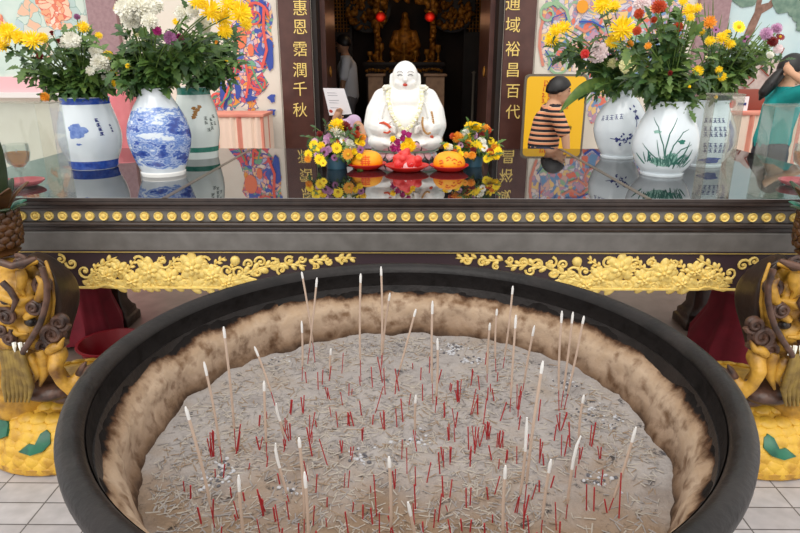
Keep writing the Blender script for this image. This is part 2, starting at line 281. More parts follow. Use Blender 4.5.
# ------------------------------------------------------------------ mesh building
WL = {}                       # world location of every parent
class MB:
    def __init__(s): s.v = []; s.f = []; s.m = []; s.mi = 0
    def add(s, vs_, fs):
        o = len(s.v); s.v += [V(p) for p in vs_]; s.f += [[o + i for i in f] for f in fs]; s.m += [s.mi] * len(fs); return s
    def box(s, a, b):
        (x0, y0, z0), (x1, y1, z1) = a, b
        return s.add([(x0, y0, z0), (x1, y0, z0), (x1, y1, z0), (x0, y1, z0), (x0, y0, z1), (x1, y0, z1), (x1, y1, z1), (x0, y1, z1)],
                     [(0, 3, 2, 1), (4, 5, 6, 7), (0, 1, 5, 4), (1, 2, 6, 5), (2, 3, 7, 6), (3, 0, 4, 7)])
    def tube(s, pts, r, n=8, flat=None, up=None):
        pts = [V(p) for p in pts]; k = len(pts)
        rs = r if isinstance(r, (list, tuple)) else [r] * k
        vs_ = []; t0 = (pts[1] - pts[0]).normalized()
        a = V(up) if up else (V((0, 0, 1)) if abs(t0.z) < .9 else V((0, 1, 0)))
        a = (a - t0 * a.dot(t0)).normalized()
        for i in range(k):
            t = (pts[min(i + 1, k - 1)] - pts[max(i - 1, 0)]).normalized()
            a = (a - t * a.dot(t)).normalized(); b = t.cross(a)
            for j in range(n):
                q = 2 * math.pi * j / n
                vs_.append(pts[i] + (a * math.cos(q) * (flat or 1) + b * math.sin(q)) * rs[i])
        fs = [(i * n + j, i * n + (j + 1) % n, (i + 1) * n + (j + 1) % n, (i + 1) * n + j) for i in range(k - 1) for j in range(n)]
        fs += [tuple(range(n))[::-1], tuple((k - 1) * n + j for j in range(n))]
        return s.add(vs_, fs)
    def capsule(s, p, q, r1, r2=None, n=10):
        p, q = V(p), V(q); r2 = r1 if r2 is None else r2
        d = (q - p).normalized() if (q - p).length > 1e-6 else V((0, 0, 1))
        pts, rs = [], []
        for i in range(5):
            a = math.pi / 2 * (1 - i / 4); pts.append(p - d * r1 * math.sin(a)); rs.append(max(r1 * math.cos(a), r1 * .03))
        for i in range(5):
            a = math.pi / 2 * i / 4; pts.append(q + d * r2 * math.sin(a)); rs.append(max(r2 * math.cos(a), r2 * .03))
        return s.tube(pts, rs, n)
    def chain(s, pts, rs, n=10):
        for i in range(len(pts) - 1): s.capsule(pts[i], pts[i + 1], rs[i], rs[i + 1], n)
        return s
    def ell(s, c, r, rot=None, nu=14, nv=9):
        c = V(c); R_ = rot if rot is not None else Matrix.Identity(3)
        vs_ = [c + R_ @ V((0, 0, r[2]))]
        for i in range(1, nv):
            a = math.pi * i / nv
            for j in range(nu):
                q = 2 * math.pi * j / nu
                vs_.append(c + R_ @ V((r[0] * math.sin(a) * math.cos(q), r[1] * math.sin(a) * math.sin(q), r[2] * math.cos(a))))
        vs_.append(c + R_ @ V((0, 0, -r[2])))
        fs = [(0, 1 + j, 1 + (j + 1) % nu) for j in range(nu)]
        fs += [(1 + i * nu + j, 1 + (i + 1) * nu + j, 1 + (i + 1) * nu + (j + 1) % nu, 1 + i * nu + (j + 1) % nu) for i in range(nv - 2) for j in range(nu)]
        l = len(vs_) - 1; b = 1 + (nv - 2) * nu
        fs += [(l, b + (j + 1) % nu, b + j) for j in range(nu)]
        return s.add(vs_, fs)
    def lathe(s, c, prof, n=48, sx=1, sy=1, cap=True):
        c = V(c); k = len(prof)
        vs_ = [c + V((r * math.cos(2 * math.pi * j / n) * sx, r * math.sin(2 * math.pi * j / n) * sy, z)) for r, z in prof for j in range(n)]
        fs = [(i * n + j, i * n + (j + 1) % n, (i + 1) * n + (j + 1) % n, (i + 1) * n + j) for i in range(k - 1) for j in range(n)]
        if cap and prof[0][0] > 1e-4: fs.append(tuple(range(n))[::-1])
        if cap and prof[-1][0] > 1e-4: fs.append(tuple((k - 1) * n + j for j in range(n)))
        return s.add(vs_, fs)
    def prism_x(s, prof, x0, x1):
        k = len(prof)
        vs_ = [(x0, y, z) for y, z in prof] + [(x1, y, z) for y, z in prof]
        fs = [(i, (i + 1) % k, k + (i + 1) % k, k + i) for i in range(k)] + [tuple(range(k))[::-1], tuple(range(k, 2 * k))]
        return s.add(vs_, fs)
    def slab(s, pts, nrm, th):
        pts = [V(p) for p in pts]; d = V(nrm) * th; k = len(pts)
        return s.add(pts + [p + d for p in pts], [tuple(range(k))[::-1], tuple(range(k, 2 * k))] + [(i, (i + 1) % k, k + (i + 1) % k, k + i) for i in range(k)])
    def build(s, name, mats, parent=None, smooth=True, loc=None):
        me = bpy.data.meshes.new(name)
        base = WL[parent.name] if parent else V(loc or (0, 0, 0))
        me.from_pydata([tuple(p - base) for p in s.v], [], s.f)
        for m in (mats if isinstance(mats, (list, tuple)) else [mats]): me.materials.append(m)
        if max(s.m, default=0) > 0: me.polygons.foreach_set('material_index', s.m)
        if smooth: me.polygons.foreach_set('use_smooth', [True] * len(me.polygons))
        bm = bmesh.new(); bm.from_mesh(me); bmesh.ops.recalc_face_normals(bm, faces=bm.faces); bm.to_mesh(me); bm.free()
        if smooth: me.set_sharp_from_angle(angle=math.radians(48))
        o = bpy.data.objects.new(name, me); C.objects.link(o)
        if parent: o.parent = parent; WL[o.name] = base.copy()
        else: o.location = base; WL[o.name] = base.copy()
        return o
def tag(o, label=None, cat=None, group=None, kind=None):
    if label: o['label'] = label
    if cat: o['category'] = cat
    if group: o['group'] = group
    if kind: o['kind'] = kind
    return o
def thing(name, label, cat, loc, group=None):
    o = bpy.data.objects.new(name, None); C.objects.link(o); o.location = loc; o.empty_display_size = .05
    WL[o.name] = V(loc); return tag(o, label, cat, group)
def struct(o): o['kind'] = 'structure'; return o
def bake(o, mods):
    for t, kw in mods:
        md = o.modifiers.new(t, t)
        for k, v in kw.items(): setattr(md, k, v)
    dg = bpy.context.evaluated_depsgraph_get(); dg.update()
    me = bpy.data.meshes.new_from_object(o.evaluated_get(dg))
    o.modifiers.clear(); old = o.data; me.name = old.name; o.data = me; bpy.data.meshes.remove(old)
    me.polygons.foreach_set('use_smooth', [True] * len(me.polygons)); return o
def fuse(o, voxel, it=4, fac=.5):
    return bake(o, [('REMESH', dict(mode='VOXEL', voxel_size=voxel)), ('SMOOTH', dict(iterations=it, factor=fac))])
def bevel(o, w_, n=2): return bake_flat(o, [('BEVEL', dict(width=w_, segments=n, limit_method='ANGLE'))])
def bake_flat(o, mods):
    bake(o, mods); o.data.set_sharp_from_angle(angle=math.radians(40)); return o
ORD = ['', 'first', 'second', 'third', 'fourth', 'fifth', 'sixth', 'seventh', 'eighth', 'ninth', 'tenth', 'eleventh', 'twelfth', 'thirteenth', 'fourteenth', 'fifteenth', 'sixteenth', 'seventeenth', 'eighteenth', 'nineteenth']
def ordinal(n):
    if n < 20: return ORD[n]
    t = {2: 'twent', 3: 'thirt', 4: 'fort'}[n // 10]
    return t + 'ieth' if n % 10 == 0 else t + 'y-' + ORD[n % 10]
def text_mesh(body, size, extrude=.002):
    cu = bpy.data.curves.new('t', 'FONT'); cu.body = body; cu.size = size; cu.extrude = extrude; cu.align_x = 'CENTER'; cu.align_y = 'CENTER'
    o = bpy.data.objects.new('t', cu); C.objects.link(o)
    dg = bpy.context.evaluated_depsgraph_get(); dg.update()
    me = bpy.data.meshes.new_from_object(o.evaluated_get(dg)); bpy.data.objects.remove(o); return me
def text_part(name, body, size, loc, m, parent, rotx=90):
    me = text_mesh(body, size); me.materials.clear(); me.materials.append(m)
    o = bpy.data.objects.new(name, me); C.objects.link(o); o.parent = parent
    o.location = V(loc) - WL[parent.name]; o.rotation_euler = (math.radians(rotx), 0, 0); return o
# ------------------------------------------------------------------ the setting
WY = 6.5
struct(MB().box((-9, -4, -.1), (9, WY, 0)).build('floor', M['tiles'], smooth=False))
M['shade_brown'] = mat('floor tiles shaded brown', (128, 112, 102), .4, col2=(112, 97, 88), scale=9)
struct(MB().box((-3.2, 2.62, 0), (3.2, WY, .004)).build('floor_shade', M['shade_brown'], smooth=False))  # overlay slab, its brown colour stands in for the table's shade on the tiles
wl = struct(MB().box((-9, WY + .003, 0), (-.93, WY + .3, 4.2)).build('wall_left', M['wall'], smooth=False))
wr = struct(MB().box((.95, WY + .003, 0), (9, WY + .3, 4.2)).build('wall_right', M['wall'], smooth=False))
struct(MB().box((-.93, WY, 2.9), (.95, WY + .3, 4.2)).build('wall_above_door', M['brown_wood'], smooth=False))
for nm, x0, x1 in (('trim_1', -3.08, -2.80), ('trim_2', 2.80, 3.09)):
    struct(MB().box((x0, WY - .07, 0), (x1, WY, 4.2)).build(nm, M['mauve'], smooth=False))
# dim hall behind the doorway
HY = 11.6
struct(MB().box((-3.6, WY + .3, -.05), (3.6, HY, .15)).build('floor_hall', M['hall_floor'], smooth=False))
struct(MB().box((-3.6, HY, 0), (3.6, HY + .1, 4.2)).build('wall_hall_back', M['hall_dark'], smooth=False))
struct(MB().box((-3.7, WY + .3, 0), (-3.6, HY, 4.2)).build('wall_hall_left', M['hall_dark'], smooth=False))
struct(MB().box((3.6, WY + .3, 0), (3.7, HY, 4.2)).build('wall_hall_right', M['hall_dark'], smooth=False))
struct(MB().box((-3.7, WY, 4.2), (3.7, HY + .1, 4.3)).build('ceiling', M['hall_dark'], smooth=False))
struct(MB().box((-.93, WY, 0), (.95, WY + .3, .15)).build('trim_3', M['brown_wood'], smooth=False))
for i, s in ((1, -1), (2, 1)):
    x = -.93 if s < 0 else .95
    d = struct(MB().box((x, WY + .02, .15), (x - s * .05, WY + .3, 2.9)).build('door_%d' % i, M['dark_wood'], smooth=False))
    # open door leaf folded into the hall
    lf = struct(MB().box((x - s * .05, WY + .3, .16), (x - s * .10, WY + 1.2, 2.85)).build('door_leaf', M['brown_wood'], d, smooth=False))
    mb = MB(); c = V((x - s * .105, WY + .5, 1.40))
    mb.tube([c + V((-s * .012, math.cos(q) * .05, math.sin(q) * .05)) for q in [2 * math.pi * k / 20 for k in range(21)]], .007, 6)
    struct(mb.build('door_ring', M['gold_old'], d))
# couplet boards
def couplet(x0, x1, chars, ys, cx, label):
    t = thing('couplet_board', label, 'sign board', ((x0 + x1) / 2, WY - .03, .2), 'couplet boards beside the doorway')
    bevel(MB().box((x0, WY - .05, .2), (x1, WY, 3.2)).build('board', M['brown_wood'], t, smooth=False), .006)
    for ch, y in zip(chars, ys):
        p = P(cx, y, WY - .06); text_part('character', ch, .15, (p.x, WY - .053, p.z), M['gold_pale'], t)
couplet(-1.24, -.93, '惠恩霑潤千秋', (9, 28, 50, 71, 90, 111), 300, 'dark brown board of gold characters on the doorway side nearest the white paper sheet')
couplet(.95, 1.25, '通域裕昌百代', (4, 26, 50, 71, 92, 113), 513, 'dark brown board of gold characters between the doorway and the yellow notice')
# ---- painted murals
def blob(cx, cz, rx, rz, y, n=20, wob=.0, seed=0):
    rd = random.Random(seed); ph = [rd.uniform(0, 6.28) for _ in range(3)]
    out = []
    for k in range(n):
        q = 2 * math.pi * k / n; r = 1 + wob * (math.sin(3 * q + ph[0]) + .7 * math.sin(5 * q + ph[1]) + .5 * math.sin(8 * q + ph[2]))
        out.append((cx + rx * r * math.cos(q), y, cz + rz * r * math.sin(q)))
    return out
def wx(px): return P(px, 60, WY).x
def wz(py): return P(400, py, WY).z
def paint(parent, name, m, polys, lift):
    for i, pl in enumerate(polys): MB().slab([(x, WY - lift - i * .0006, z) for x, _, z in pl], (0, 1, 0), .002).build(name, m, parent, smooth=False)
def swirl(cx, cz, r, w_, turns, ph, d=1):
    w_ *= .55
    a, b = [], []
    for k in range(26):
        u = k / 25; q = ph + d * u * turns * 6.283; rr = r * (1 - .8 * u)
        a.append((cx + rr * math.cos(q), 0, cz + rr * math.sin(q))); rr2 = max(rr - w_ * (1 - .5 * u), .002)
        b.append((cx + rr2 * math.cos(q), 0, cz + rr2 * math.sin(q)))
    return a, b
def strips(parent, name, m, pairs, lift):
    for j, (a, b) in enumerate(pairs):
        y = WY - lift - j * .0004; mb = MB()
        mb.add([(p[0], y, p[2]) for p in a] + [(p[0], y, p[2]) for p in b], [(i, i + 1, len(a) + i + 1, len(a) + i) for i in range(len(a) - 1)])
        mb.build(name, m, parent, smooth=False)
def ribbon2(pts, w_):
    w_ *= .55
    pts = [V((wx(x), 0, wz(y))) for x, y in pts]; a, b = [], []
    for i, p in enumerate(pts):
        t = (pts[min(i + 1, len(pts) - 1)] - pts[max(i - 1, 0)]).normalized(); n = V((-t.z, 0, t.x)) * w_ / 2
        a.append(p + n); b.append(p - n)
    return a, b
# guardian mural, left of the doorway
t = thing('guardian_mural', 'colourful mural of a robed guardian figure on cream wall behind the green banded vase', 'mural', (-1.7, WY - .02, 1.1))
MB().box((-2.78, WY - .012, .62), (-1.26, WY, 3.4)).build('panel', M['wall'], t, smooth=False)
def px(pl): return [(wx(x), 0, wz(y)) for x, y in pl]
paint(t, 'robe', M['mural_fig'], [px([(205, 112), (206, 98), (216, 90), (222, 76), (232, 62), (236, 44), (232, 30), (240, 14), (236, -20), (256, -30), (262, -6), (274, 4), (276, 18), (273, 30), (275, 46), (272, 62), (262, 74), (268, 84), (262, 92), (252, 98), (256, 108), (248, 112), (236, 106), (226, 112), (214, 110)])], .016)
paint(t, 'face', M['face_orange'], [blob(wx(242), wz(38), .068, .10, 0), blob(wx(252), wz(50), .03, .06, 0)], .022)
paint(t, 'blue_mark', M['paint_blue'], [blob(wx(270), wz(54), .045, .15, 0, wob=.1), blob(wx(222), wz(94), .05, .10, 0, wob=.15, seed=3), blob(wx(236), wz(90), .03, .09, 0, wob=.15, seed=4), blob(wx(266), wz(10), .03, .1, 0), blob(wx(270), wz(98), .035, .04, 0, wob=.2), blob(wx(268), wz(112), .05, .03, 0, wob=.2), blob(wx(248), wz(98), .06, .03, 0, wob=.2, seed=8)], .026)
strips(t, 'ribbon', M['paint_red'], [ribbon2([(240, 60), (234, 76), (226, 90), (218, 108)], .04), ribbon2([(268, 6), (266, 30), (268, 50), (262, 68)], .05), ribbon2([(246, 62), (248, 80), (244, 98)], .04), swirl(wx(258), wz(16), .15, .05, 1.4, 0), swirl(wx(258), wz(82), .12, .045, 1.3, 2), swirl(wx(214), wz(100), .08, .04, 1.2, 1)], .034)
strips(t, 'sash', M['paint_green'], [ribbon2([(238, 64), (232, 80), (226, 96), (216, 106)], .025), ribbon2([(252, 66), (256, 80), (262, 90)], .03)], .038)
# dragon mural, right of the doorway
t = thing('dragon_mural', 'mural of coiling dragon shapes in muted red and green above the yellow notice board', 'mural', (2.0, WY - .02, 1.1))
MB().box((1.27, WY - .012, .62), (2.78, WY, 3.4)).build('panel', M['wall'], t, smooth=False)
paint(t, 'dragon_body', M['mural_fig2'], [px([(541, 60), (537, 30), (540, 6), (548, -20), (600, -40), (670, -30), (682, 4), (680, 40), (660, 70), (640, 80), (612, 120), (596, 124), (588, 104), (598, 84), (580, 72), (556, 70)])], .016)
M['muted_red'] = mat('painted muted red', (222, 140, 120), .7); M['muted_green'] = mat('painted muted green', (156, 190, 150), .7)
strips(t, 'coil', M['muted_red'], [ribbon2([(541, 14), (538, 30), (538, 46), (543, 66)], .05), ribbon2([(572, 26), (582, 32), (592, 26), (600, 34)], .05), ribbon2([(578, 40), (588, 44), (598, 36)], .04), swirl(wx(606), wz(48), .14, .04, 1.5, 1)], .024)
strips(t, 'mane', M['muted_green'], [swirl(wx(545), wz(14), .12, .05, 1.3, .5), swirl(wx(560), wz(64), .14, .05, 1.2, 2), ribbon2([(540, 8), (552, 2), (562, 10), (566, 22)], .05)], .028)
strips(t, 'blue_line', M['paint_blue'], [ribbon2([(548, 40), (549, 18), (560, 13), (566, 26)], .02), ribbon2([(544, 50), (552, 62), (548, 70)], .02), ribbon2([(575, 22), (588, 22), (600, 28)], .03), ribbon2([(592, 72), (600, 78), (610, 70)], .05)], .032)
paint(t, 'sun_disc', M['orange_petal'], [blob(wx(577), wz(7), .055, .06, 0)], .036)
# pale mural at the far left with its sill
t = thing('pale_mural', 'pale mint mural with faint orange cloud swirls above a white and pink sill', 'mural', (-3.6, WY - .02, 1.1))
MB().box((-5.2, WY - .012, 1.36), (-3.09, WY, 3.4)).build('panel', M['mint'], t, smooth=False)
paint(t, 'cloud_wash', M['mural_fig3'], [px([(20, 30), (30, 4), (60, -20), (92, -10), (94, 20), (88, 50), (60, 60), (34, 56)])], .016)
paint(t, 'orange_cloud', M['mural_orange'], [blob(wx(56), wz(4), .09, .11, 0, wob=.13, seed=2), blob(wx(70), wz(8), .10, .12, 0, wob=.1, seed=5), blob(wx(62), wz(22), .07, .07, 0, wob=.15, seed=6), blob(wx(6), wz(24), .09, .10, 0, wob=.1, seed=9)], .02)
b = MB().box((-5.2, WY - .10, 1.16), (-3.35, WY, 1.21)).build('sill', M['white_frame'], t, smooth=False)
MB().box((-5.2, WY - .05, 1.21), (-3.5, WY, 1.36)).build('pink_border', M['pink_frame'], t, smooth=False)
# landscape mural at the far right
t = thing('tree_mural', 'pale teal mural of a forked brown tree behind the woman in teal', 'mural', (3.9, WY - .02, 1.1))
MB().box((3.10, WY - .012, 1.12), (5.4, WY, 3.4)).build('panel', M['mural_blue'], t, smooth=False)
paint(t, 'trunk', M['mural_trunk'], [px([(722, 78), (730, 58), (738, 40), (742, 24), (746, 12), (746, -10), (752, -10), (751, 5), (758, 3), (764, -6), (769, -6), (762, 8), (753, 14), (750, 26), (746, 40), (742, 60), (744, 80)])], .016)
paint(t, 'tree_leaves', M['mural_leaf'], [blob(wx(a), wz(b_), r, r * .55, 0, 26, .09, i) for i, (a, b_, r) in enumerate([(735, 0, .12), (776, 4, .15), (790, 8, .16), (800, 14, .18), (798, 26, .10), (728, -8, .12), (812, 4, .2)])], .02)
paint(t, 'rocks', M['mural_rock'], [blob(wx(742), wz(92), .24, .24, 0, 26, .08, 1), blob(wx(768), wz(84), .22, .26, 0, 26, .08, 2), blob(wx(800), wz(96), .3, .14, 0, 26, .06, 4)], .016)
strips(t, 'brush_line', M['mural_brown'], [ribbon2([(742, 82), (748, 88), (756, 80), (752, 72)], .025), ribbon2([(766, 60), (760, 68), (770, 76)], .03), ribbon2([(740, 94), (756, 92), (764, 96)], .02), ribbon2([(750, 66), (745, 74), (752, 78)], .04), ribbon2([(780, 48), (777, 58), (784, 62)], .03)], .03)
# yellow notice board in front of the right wall
pts = [P(525, 74, 6.1), P(589, 74, 6.1)]
x0, x1, zt = pts[0].x, pts[1].x, pts[0].z
t = thing('notice_board', 'yellow notice board with red and black writing behind the boy in stripes', 'sign', ((x0 + x1) / 2, 6.1, 0))
def rrect(x0, x1, z0, z1, r, y):
    o = []
    for cx, cz, a in ((x1 - r, z1 - r, 0), (x0 + r, z1 - r, 90), (x0 + r, z0 + r, 180), (x1 - r, z0 + r, 270)):
        o += [(cx + r * math.cos(math.radians(a + k * 15)), y, cz + r * math.sin(math.radians(a + k * 15))) for k in range(7)]
    return o
MB().slab(rrect(x0, x1, .45, zt, .05, 6.10), (0, 1, 0), .03).build('frame', M['sign_frame'], t, smooth=False)
MB().slab(rrect(x0 + .022, x1 - .022, .47, zt - .022, .04, 6.092), (0, 1, 0), .01).build('face', M['sign_yellow'], t, smooth=False)
MB().tube([(x0 + .08, 6.14, 0), (x0 + .08, 6.14, .6)], .02).tube([(x1 - .08, 6.14, 0), (x1 - .08, 6.14, .6)], .02).build('stand', M['sign_frame'], t)
xc = (x0 + x1) / 2
text_part('title', '以下', .075, (xc - .05, 6.089, P(545, 84, 6.09).z), M['ink_red'], t)
text_part('red_text', '1. 点香三支\n2. 请勿点烛\n3. 请勿触摸\n4. 保持清洁', .052, (xc, 6.089, P(550, 98, 6.09).z), M['ink_red'], t)
text_part('black_text', '香客请注意香烛安全\n不可放置大香\n谢谢合作', .04, (xc, 6.089, P(550, 132, 6.09).z), M['ink_black'], t)
# offering tables with pleated cloth by the wall
def skirt_table(x0, x1, y0, y1, zt, label, topm, skm, flm):
    t = thing('offering_table', label, 'table', ((x0 + x1) / 2, (y0 + y1) / 2, 0), 'skirted offering tables by the wall')
    bevel(MB().box((x0 - .015, y0 - .015, zt - .03), (x1 + .015, y1, zt)).build('tabletop', topm, t, smooth=False), .006)
    for lx in (x0 + .05, x1 - .05):
        for ly in (y0 + .05, y1 - .05): MB().box((lx - .02, ly - .02, 0), (lx + .02, ly + .02, zt - .03)).build('leg', M['sign_frame'], t, smooth=False)
    mb = MB(); pth = []
    n = int((x1 - x0) / .011)
    for i in range(n + 1):
        x = x0 + (x1 - x0) * i / n; pth.append((x, y0 + .012 * math.sin(i * 1.15) * (1 if (i // 9) % 2 else .25)))
    n2 = int((y1 - y0) / .011)
    for sx, rev in ((x1, False),):
        for i in range(1, n2 + 1): pth.append((sx + .010 * math.sin(i * 1.2), y0 + (y1 - y0) * i / n2))
    pth = [(x0 + .010 * math.sin(i * 1.2), y0 + (y1 - y0) * i / n2) for i in range(n2, 0, -1)] + pth
    k = len(pth)
    mb.add([(x, y, zt - .03) for x, y in pth] + [(x, y, .06) for x, y in pth], [(i, i + 1, k + i + 1, k + i) for i in range(k - 1)])
    for i in range(len(mb.f)): mb.m[i] = 1 if (i // 4) % 5 == 2 else 0
    mb.build('pleated_skirt', [skm, flm], t); return t
ta = P(215, 114, 5.95); tb = P(262, 114, 5.95)
skirt_table(-2.35, tb.x, 5.95, 6.38, ta.z, 'pale pink skirted table below the guardian mural behind the green banded vase', M['salmon'], M['skirt'], M['salmon'])
tc_ = P(716, 116, 5.95)
skirt_table(tc_.x, 4.3, 5.95, 6.38, P(740, 112, 5.95).z, 'pale skirted table below the tree mural behind the woman in teal', M['salmon'], M['skirt'], M['salmon'])
p = P(757, 108, 5.9)
zt_ = P(740, 112, 5.95).z
tg = thing('small_sign', 'small white sign with a red round mark standing on the right skirted table', 'sign', (p.x - .16, 6.1, zt_))
MB().box((p.x - .34, 6.10, zt_), (p.x + .02, 6.12, zt_ + .13)).build('card', M['paper'], tg, smooth=False)
MB().slab(blob(p.x - .14, zt_ + .07, .042, .045, 6.096), (0, 1, 0), .003).build('red_mark', M['lip_red'], tg, smooth=False)
MB().box((p.x - .08, 6.096, zt_ + .05), (p.x - .0, 6.099, zt_ + .075)).build('writing', M['ink_blue'], tg, smooth=False)
tag(bevel(MB().box((tc_.x + .1, 6.2, zt_), (4.2, 6.36, zt_ + .19)).build('red_brown_box', M['mural_brown'], smooth=False, loc=(3.7, 6.2, zt_)), .01), 'low red brown ledge box along the back of the right skirted table', 'box')
# tall pink draped stand, left
def drape(x, y, z, rx, ry, label, m, name='draped_stand', flare=1.15):
    mb = MB(); n = 60; rings = []
    for k, (f, r) in enumerate([(0, .02), (0, .6), (0, .92), (-.008, 1.0), (-.05, 1.02), (-.35, 1.06), (-.7, flare - .02), (-1 + .03 / z, flare)]):
        for j in range(n):
            q = 2 * math.pi * j / n; fold = 1 + (.05 * math.sin(q * 9) + .03 * math.sin(q * 14 + 1)) * min(1, max(0, -f * 3))
            rings.append((x + rx * r * fold * math.copysign(abs(math.cos(q)) ** .7, math.cos(q)), y + ry * r * fold * math.copysign(abs(math.sin(q)) ** .7, math.sin(q)), z + f * z))
    k = 8
    mb.add(rings, [(i * n + j, i * n + (j + 1) % n, (i + 1) * n + (j + 1) % n, (i + 1) * n + j) for i in range(k - 1) for j in range(n)] + [tuple(range(n))])
    return tag(mb.build(name, m, loc=(x, y, 0)), label, 'stand')
p = P(112, 90, 5.2); drape(p.x - .02, 5.2, p.z, .20, .16, 'tall stand draped in salmon pink cloth between the two front left vases', M['pink_cloth'], flare=1.05)
# ------------------------------------------------------------------ the long altar table
TZ = 1.0; TF = 2.36; TB = 3.82; TX = 2.0
t = table = thing('altar_table', 'long dark altar table with glossy black glass top, gold studs and gilded carving', 'table', (0, 3.1, 0))
for x0, x1 in ((-TX, -.945), (-.925, .925), (.945, TX)):
    bevel(MB().box((x0, TF, TZ - .012), (x1, TB, TZ)).build('glass_panel', M['glass_top'], t, smooth=False), .0025, 1)
for x in (-.935, .935): MB().box((x - .01, TF + .002, TZ - .012), (x + .01, TB - .002, TZ + .0012)).build('joint_strip', M['seam'], t, smooth=False)
MB().box((-TX, TF - .003, TZ - .0125), (TX, TF - .0005, TZ - .0005)).build('front_edging', M['table_mould'], t, smooth=False)
def prof(pts, name, m):
    mb = MB(); mb.prism_x([(TF + y, z) for y, z in pts] + [(TB - .02, pts[-1][1]), (TB - .02, pts[0][1])], -TX + .01, TX - .01)
    return bevel(mb.build(name, m, t, smooth=False), .003)
prof([(.003, .988), (.0, .984), (.0, .972), (.012, .968), (.012, .956), (.004, .953), (.004, .949)], 'top_moulding', M['table_mould'])
prof([(.016, .949), (.016, .901)], 'frieze', M['table_band'])
prof([(.006, .901), (.000, .893), (.006, .884), (.020, .882), (.014, .872), (.020, .862)], 'lower_moulding', M['table_mould'])
prof([(.024, .862), (.018, .855), (.030, .785), (.030, .779)], 'plain_band', M['table_band'])
prof([(.034, .779), (.034, .772)], 'dark_band', M['apron_dark'])  # narrow dark band above the apron, in the apron colour
# gold studs
mb = MB()
def diskx(mb, c, prof_, n=20):
    k = len(prof_); c = V(c)
    vs_ = [c + V((r * math.cos(6.2832 * j / n), -h, r * math.sin(6.2832 * j / n))) for r, h in prof_ for j in range(n)]
    mb.add(vs_, [(i * n + j, i * n + (j + 1) % n, (i + 1) * n + (j + 1) % n, (i + 1) * n + j) for i in range(k - 1) for j in range(n)] + [tuple((k - 1) * n + j for j in range(n))])
sp = .0540; z = .9245
diskx(mb, (0, TF + .016, z), [(.0185, 0), (.0185, .005), (.016, .008), (.0135, .007), (.012, .004), (.0095, .004), (.008, .007), (.004, .009), (.001, .009)])
mb.m = [0] * len(mb.m)
med = mb.build('gold_stud', M['gold_pale'], t, loc=None)
k = 0
for i in range(-36, 37):
    o = med if i == -36 else med.copy()
    if o is not med: C.objects.link(o)
    o.location.x = i * sp
# apron
def apron_prof(x):           # lower edge of the carved skirt
    a = abs(x)
    if a < 1.20: return .612
    if a < 1.27: return .612 + .012 * math.sin((a - 1.2) / .07 * math.pi)
    if a < 1.55: return .612
    if a < 1.65: return .612 + (a - 1.55)
    return .712
xs = [i * .01 for i in range(-190, 191)]; ay0, ay1 = TF + .05, TF + .075
mb = MB(); n = len(xs)
mb.add([(x, ay0, .772) for x in xs] + [(x, ay0, apron_prof(x)) for x in xs] + [(x, ay1, .772) for x in xs] + [(x, ay1, apron_prof(x)) for x in xs],
       [(i, i + 1, n + i + 1, n + i) for i in range(n - 1)] + [(2 * n + i, 3 * n + i, 3 * n + i + 1, 2 * n + i + 1) for i in range(n - 1)] + [(n + i, n + i + 1, 3 * n + i + 1, 3 * n + i) for i in range(n - 1)] + [(0, n, 3 * n, 2 * n), (n - 1, 3 * n - 1, 4 * n - 1, 2 * n - 1)])
mb.build('apron', M['apron_dark'], t, smooth=False)
MB().box((-1.9, ay0 - .008, .766), (1.9, ay0, .771)).build('gold_fillet', M['gold_pale'], t, smooth=False)
MB().tube([(x, ay0 - .006, apron_prof(x) + .002) for x in xs[::2]], .006, 6).build('gold_edge', M['gold_pale'], t)
# carving in shallow relief
ay = ay0 - .001
rd = random.Random(3)
def ax(pxx): return P(pxx, 275, ay).x
def az(pyy): return P(400, pyy, ay).z
S_ = mpp(P(240, 275, ay))
def petal(x, z, a, L_, W_, d=.008):
    R_ = Matrix.Rotation(-a, 3, 'Y')
    carv.ell((x + math.cos(a) * L_ * .5, ay, z + math.sin(a) * L_ * .5), (L_ * .55, d, W_ * .5), R_, 10, 6)
def rosette(x, z, r, n=8):
    r *= 1.15
    for k in range(n): petal(x, z, 6.2832 * k / n + rd.uniform(-.15, .15), r, r * .66, .012 if k % 2 else .008)
    for k in range(6): petal(x, z, 6.2832 * k / 6 + .3, r * .60, r * .42, .019)
    carv.ell((x, ay, z), (r * .2, .025, r * .2), None, 10, 6)
def curl(x, z, r, ph, d=1, w0=.006):
    pts, rs = [], []
    for k in range(15):
        u = k / 14; q = ph + d * u * 7.5; rr = r * (1 - .82 * u); pts.append((x + rr * math.cos(q), ay - .004, z + rr * math.sin(q))); rs.append(w0 * (1 - .4 * u))
    carv.tube(pts, rs, 6); carv.ell((x, ay, z), (r * .3, .01, r * .3), None, 8, 5)
def leafspray(x, z, a, L_, n=5):
    for k in range(n):
        u = k / n; s_ = 1 if k % 2 else -1
        petal(x + math.cos(a) * L_ * u, z + math.sin(a) * L_ * u, a + s_ * .75, L_ * .36, L_ * .22, .009)
    petal(x, z, a, L_ * 1.1, L_ * .14, .008)
